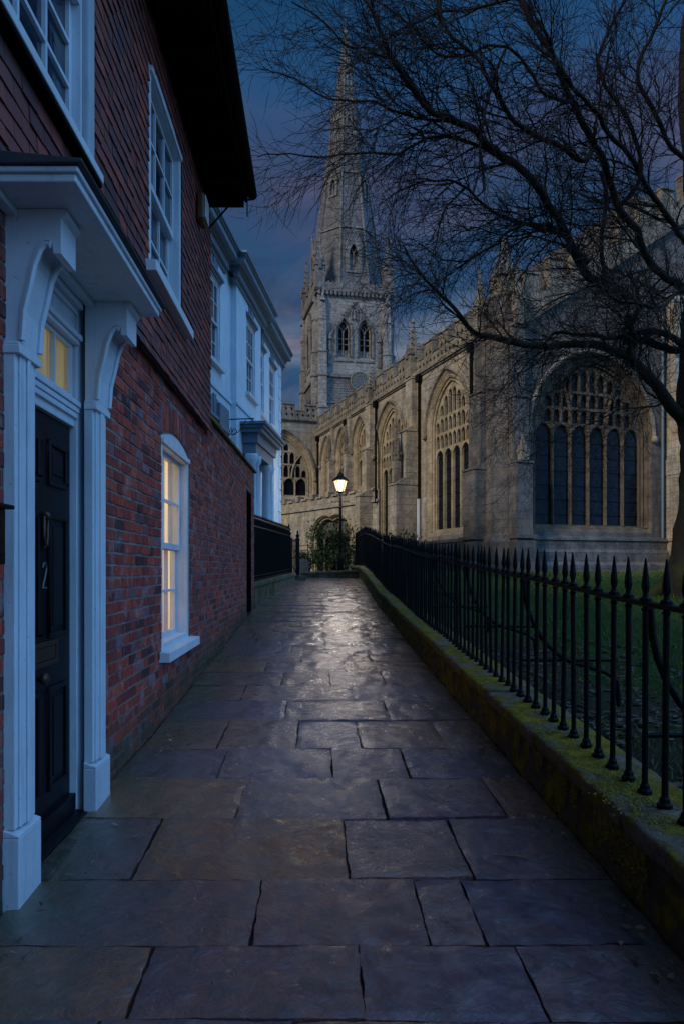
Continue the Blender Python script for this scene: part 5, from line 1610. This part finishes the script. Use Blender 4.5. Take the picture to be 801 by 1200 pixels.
def wmix(f, a, b, mode='MIX'):
    n = nn.new('ShaderNodeMix'); n.data_type = 'RGBA'; n.blend_type = mode
    for s_, v in ((n.inputs[0], f), (n.inputs[6], a), (n.inputs[7], b)):
        if isinstance(v, bpy.types.NodeSocket): ll.new(v, s_)
        elif isinstance(v, tuple): s_.default_value = (*v, 1)
        else: s_.default_value = v
    return n.outputs[2]
def wnoise(vec, scale, detail, rough, dist=0):
    n = nn.new('ShaderNodeTexNoise'); ll.new(vec, n.inputs['Vector']); n.inputs['Scale'].default_value = scale
    n.inputs['Detail'].default_value = detail; n.inputs['Roughness'].default_value = rough; n.inputs['Distortion'].default_value = dist
    return n.outputs['Fac']
sep = nn.new('ShaderNodeSeparateXYZ'); ll.new(tcn.outputs['Generated'], sep.inputs[0])
X, Y, Z = sep.outputs
zc = wm('MAXIMUM', Z, 0.0)
# brightness by direction: the dusk sky ahead is dark, the sky overhead and behind still carries the daylight
K = 1/.15
wob = wm('MULTIPLY', wm('SUBTRACT', wnoise(tcn.outputs['Generated'], 3.2, 6, .6, .6), .5), .16)
ze = wm('ADD', zc, wob)
def q(*c): return tuple(v*K for v in c)
base = wramp(ze, [(0, q(.16, .21, .31)), (.20, q(.13, .18, .29)), (.245, q(.026, .075, .17)), (.275, q(.034, .090, .19)), (.305, q(.22, .265, .33)), (.335, q(.13, .19, .29)),
                  (.37, q(.028, .082, .185)), (.44, q(.030, .076, .175)), (.51, q(.050, .074, .160)), (.575, q(.020, .078, .200)), (.66, q(.009, .056, .145)), (1, q(.05, .14, .34))])
base = wmix(.06, base, wmix(1.0, sky.outputs[0], (.05, .09, .16), 'MULTIPLY'))
bk = wramp(wm('ADD', wm('ADD', wm('MULTIPLY', X, .76), wm('MULTIPLY', Y, -.30)), wm('MULTIPLY', zc, .58)), [(0, 0.0), (.50, 0.0), (.92, 1.0)])
base = wmix(bk, base, q(.42, 1.0, 2.0))
cv = nn.new('ShaderNodeCombineXYZ')
den = wm('ADD', zc, .16)
ll.new(wm('DIVIDE', X, den), cv.inputs[0]); ll.new(wm('DIVIDE', Y, den), cv.inputs[1])
c1 = wnoise(cv.outputs[0], 1.9, 8, .58, .6)
mp = nn.new('ShaderNodeVectorMath'); mp.operation = 'MULTIPLY'; ll.new(tcn.outputs['Generated'], mp.inputs[0]); mp.inputs[1].default_value = (2.2, 2.2, 9.0)
c2 = wnoise(mp.outputs[0], 2.4, 8, .6, .7)
low = wramp(zc, [(.0, 1.0), (.40, .85), (.55, 0.0)])
dark = wm('MULTIPLY', wramp(c2, [(.42, 0.0), (.62, 1.0)]), low)
col = wmix(wm('MULTIPLY', dark, .7), base, q(.020, .045, .105))
lit = wm('MULTIPLY', wramp(c1, [(.52, 0.0), (.72, 1.0)]), wramp(zc, [(.2, .8), (.5, .5), (.62, 0.0)]))
col = wmix(wm('MULTIPLY', lit, .45), col, q(.13, .18, .28))
pinkband = wramp(zc, [(.24, 0.0), (.29, 1.0), (.335, .9), (.37, .10), (.44, .25), (.50, .35), (.57, 0.0)])
pink = wm('MULTIPLY', wramp(c1, [(.48, 0.0), (.66, 1.0)]), pinkband)
col = wmix(wm('MULTIPLY', pink, .7), col, q(.24, .15, .19))
ll.new(col, bg.inputs['Color'])
sun = bpy.data.lights.new('sun', 'SUN'); sun.energy = 2.0; sun.angle = radians(12); sun.color = (1.0, .90, .78)
so = bpy.data.objects.new('sun', sun); COL.objects.link(so)
sd = Vector((sin(SUN_AZ)*cos(SUN_EL), cos(SUN_AZ)*cos(SUN_EL), sin(SUN_EL)))
so.rotation_euler = sd.to_track_quat('Z', 'Y').to_euler()
S.view_settings.view_transform = 'Standard'; S.view_settings.look = 'None'; S.view_settings.exposure = 0; S.view_settings.gamma = 1
S.cycles.max_bounces = 6; S.cycles.use_denoising = True
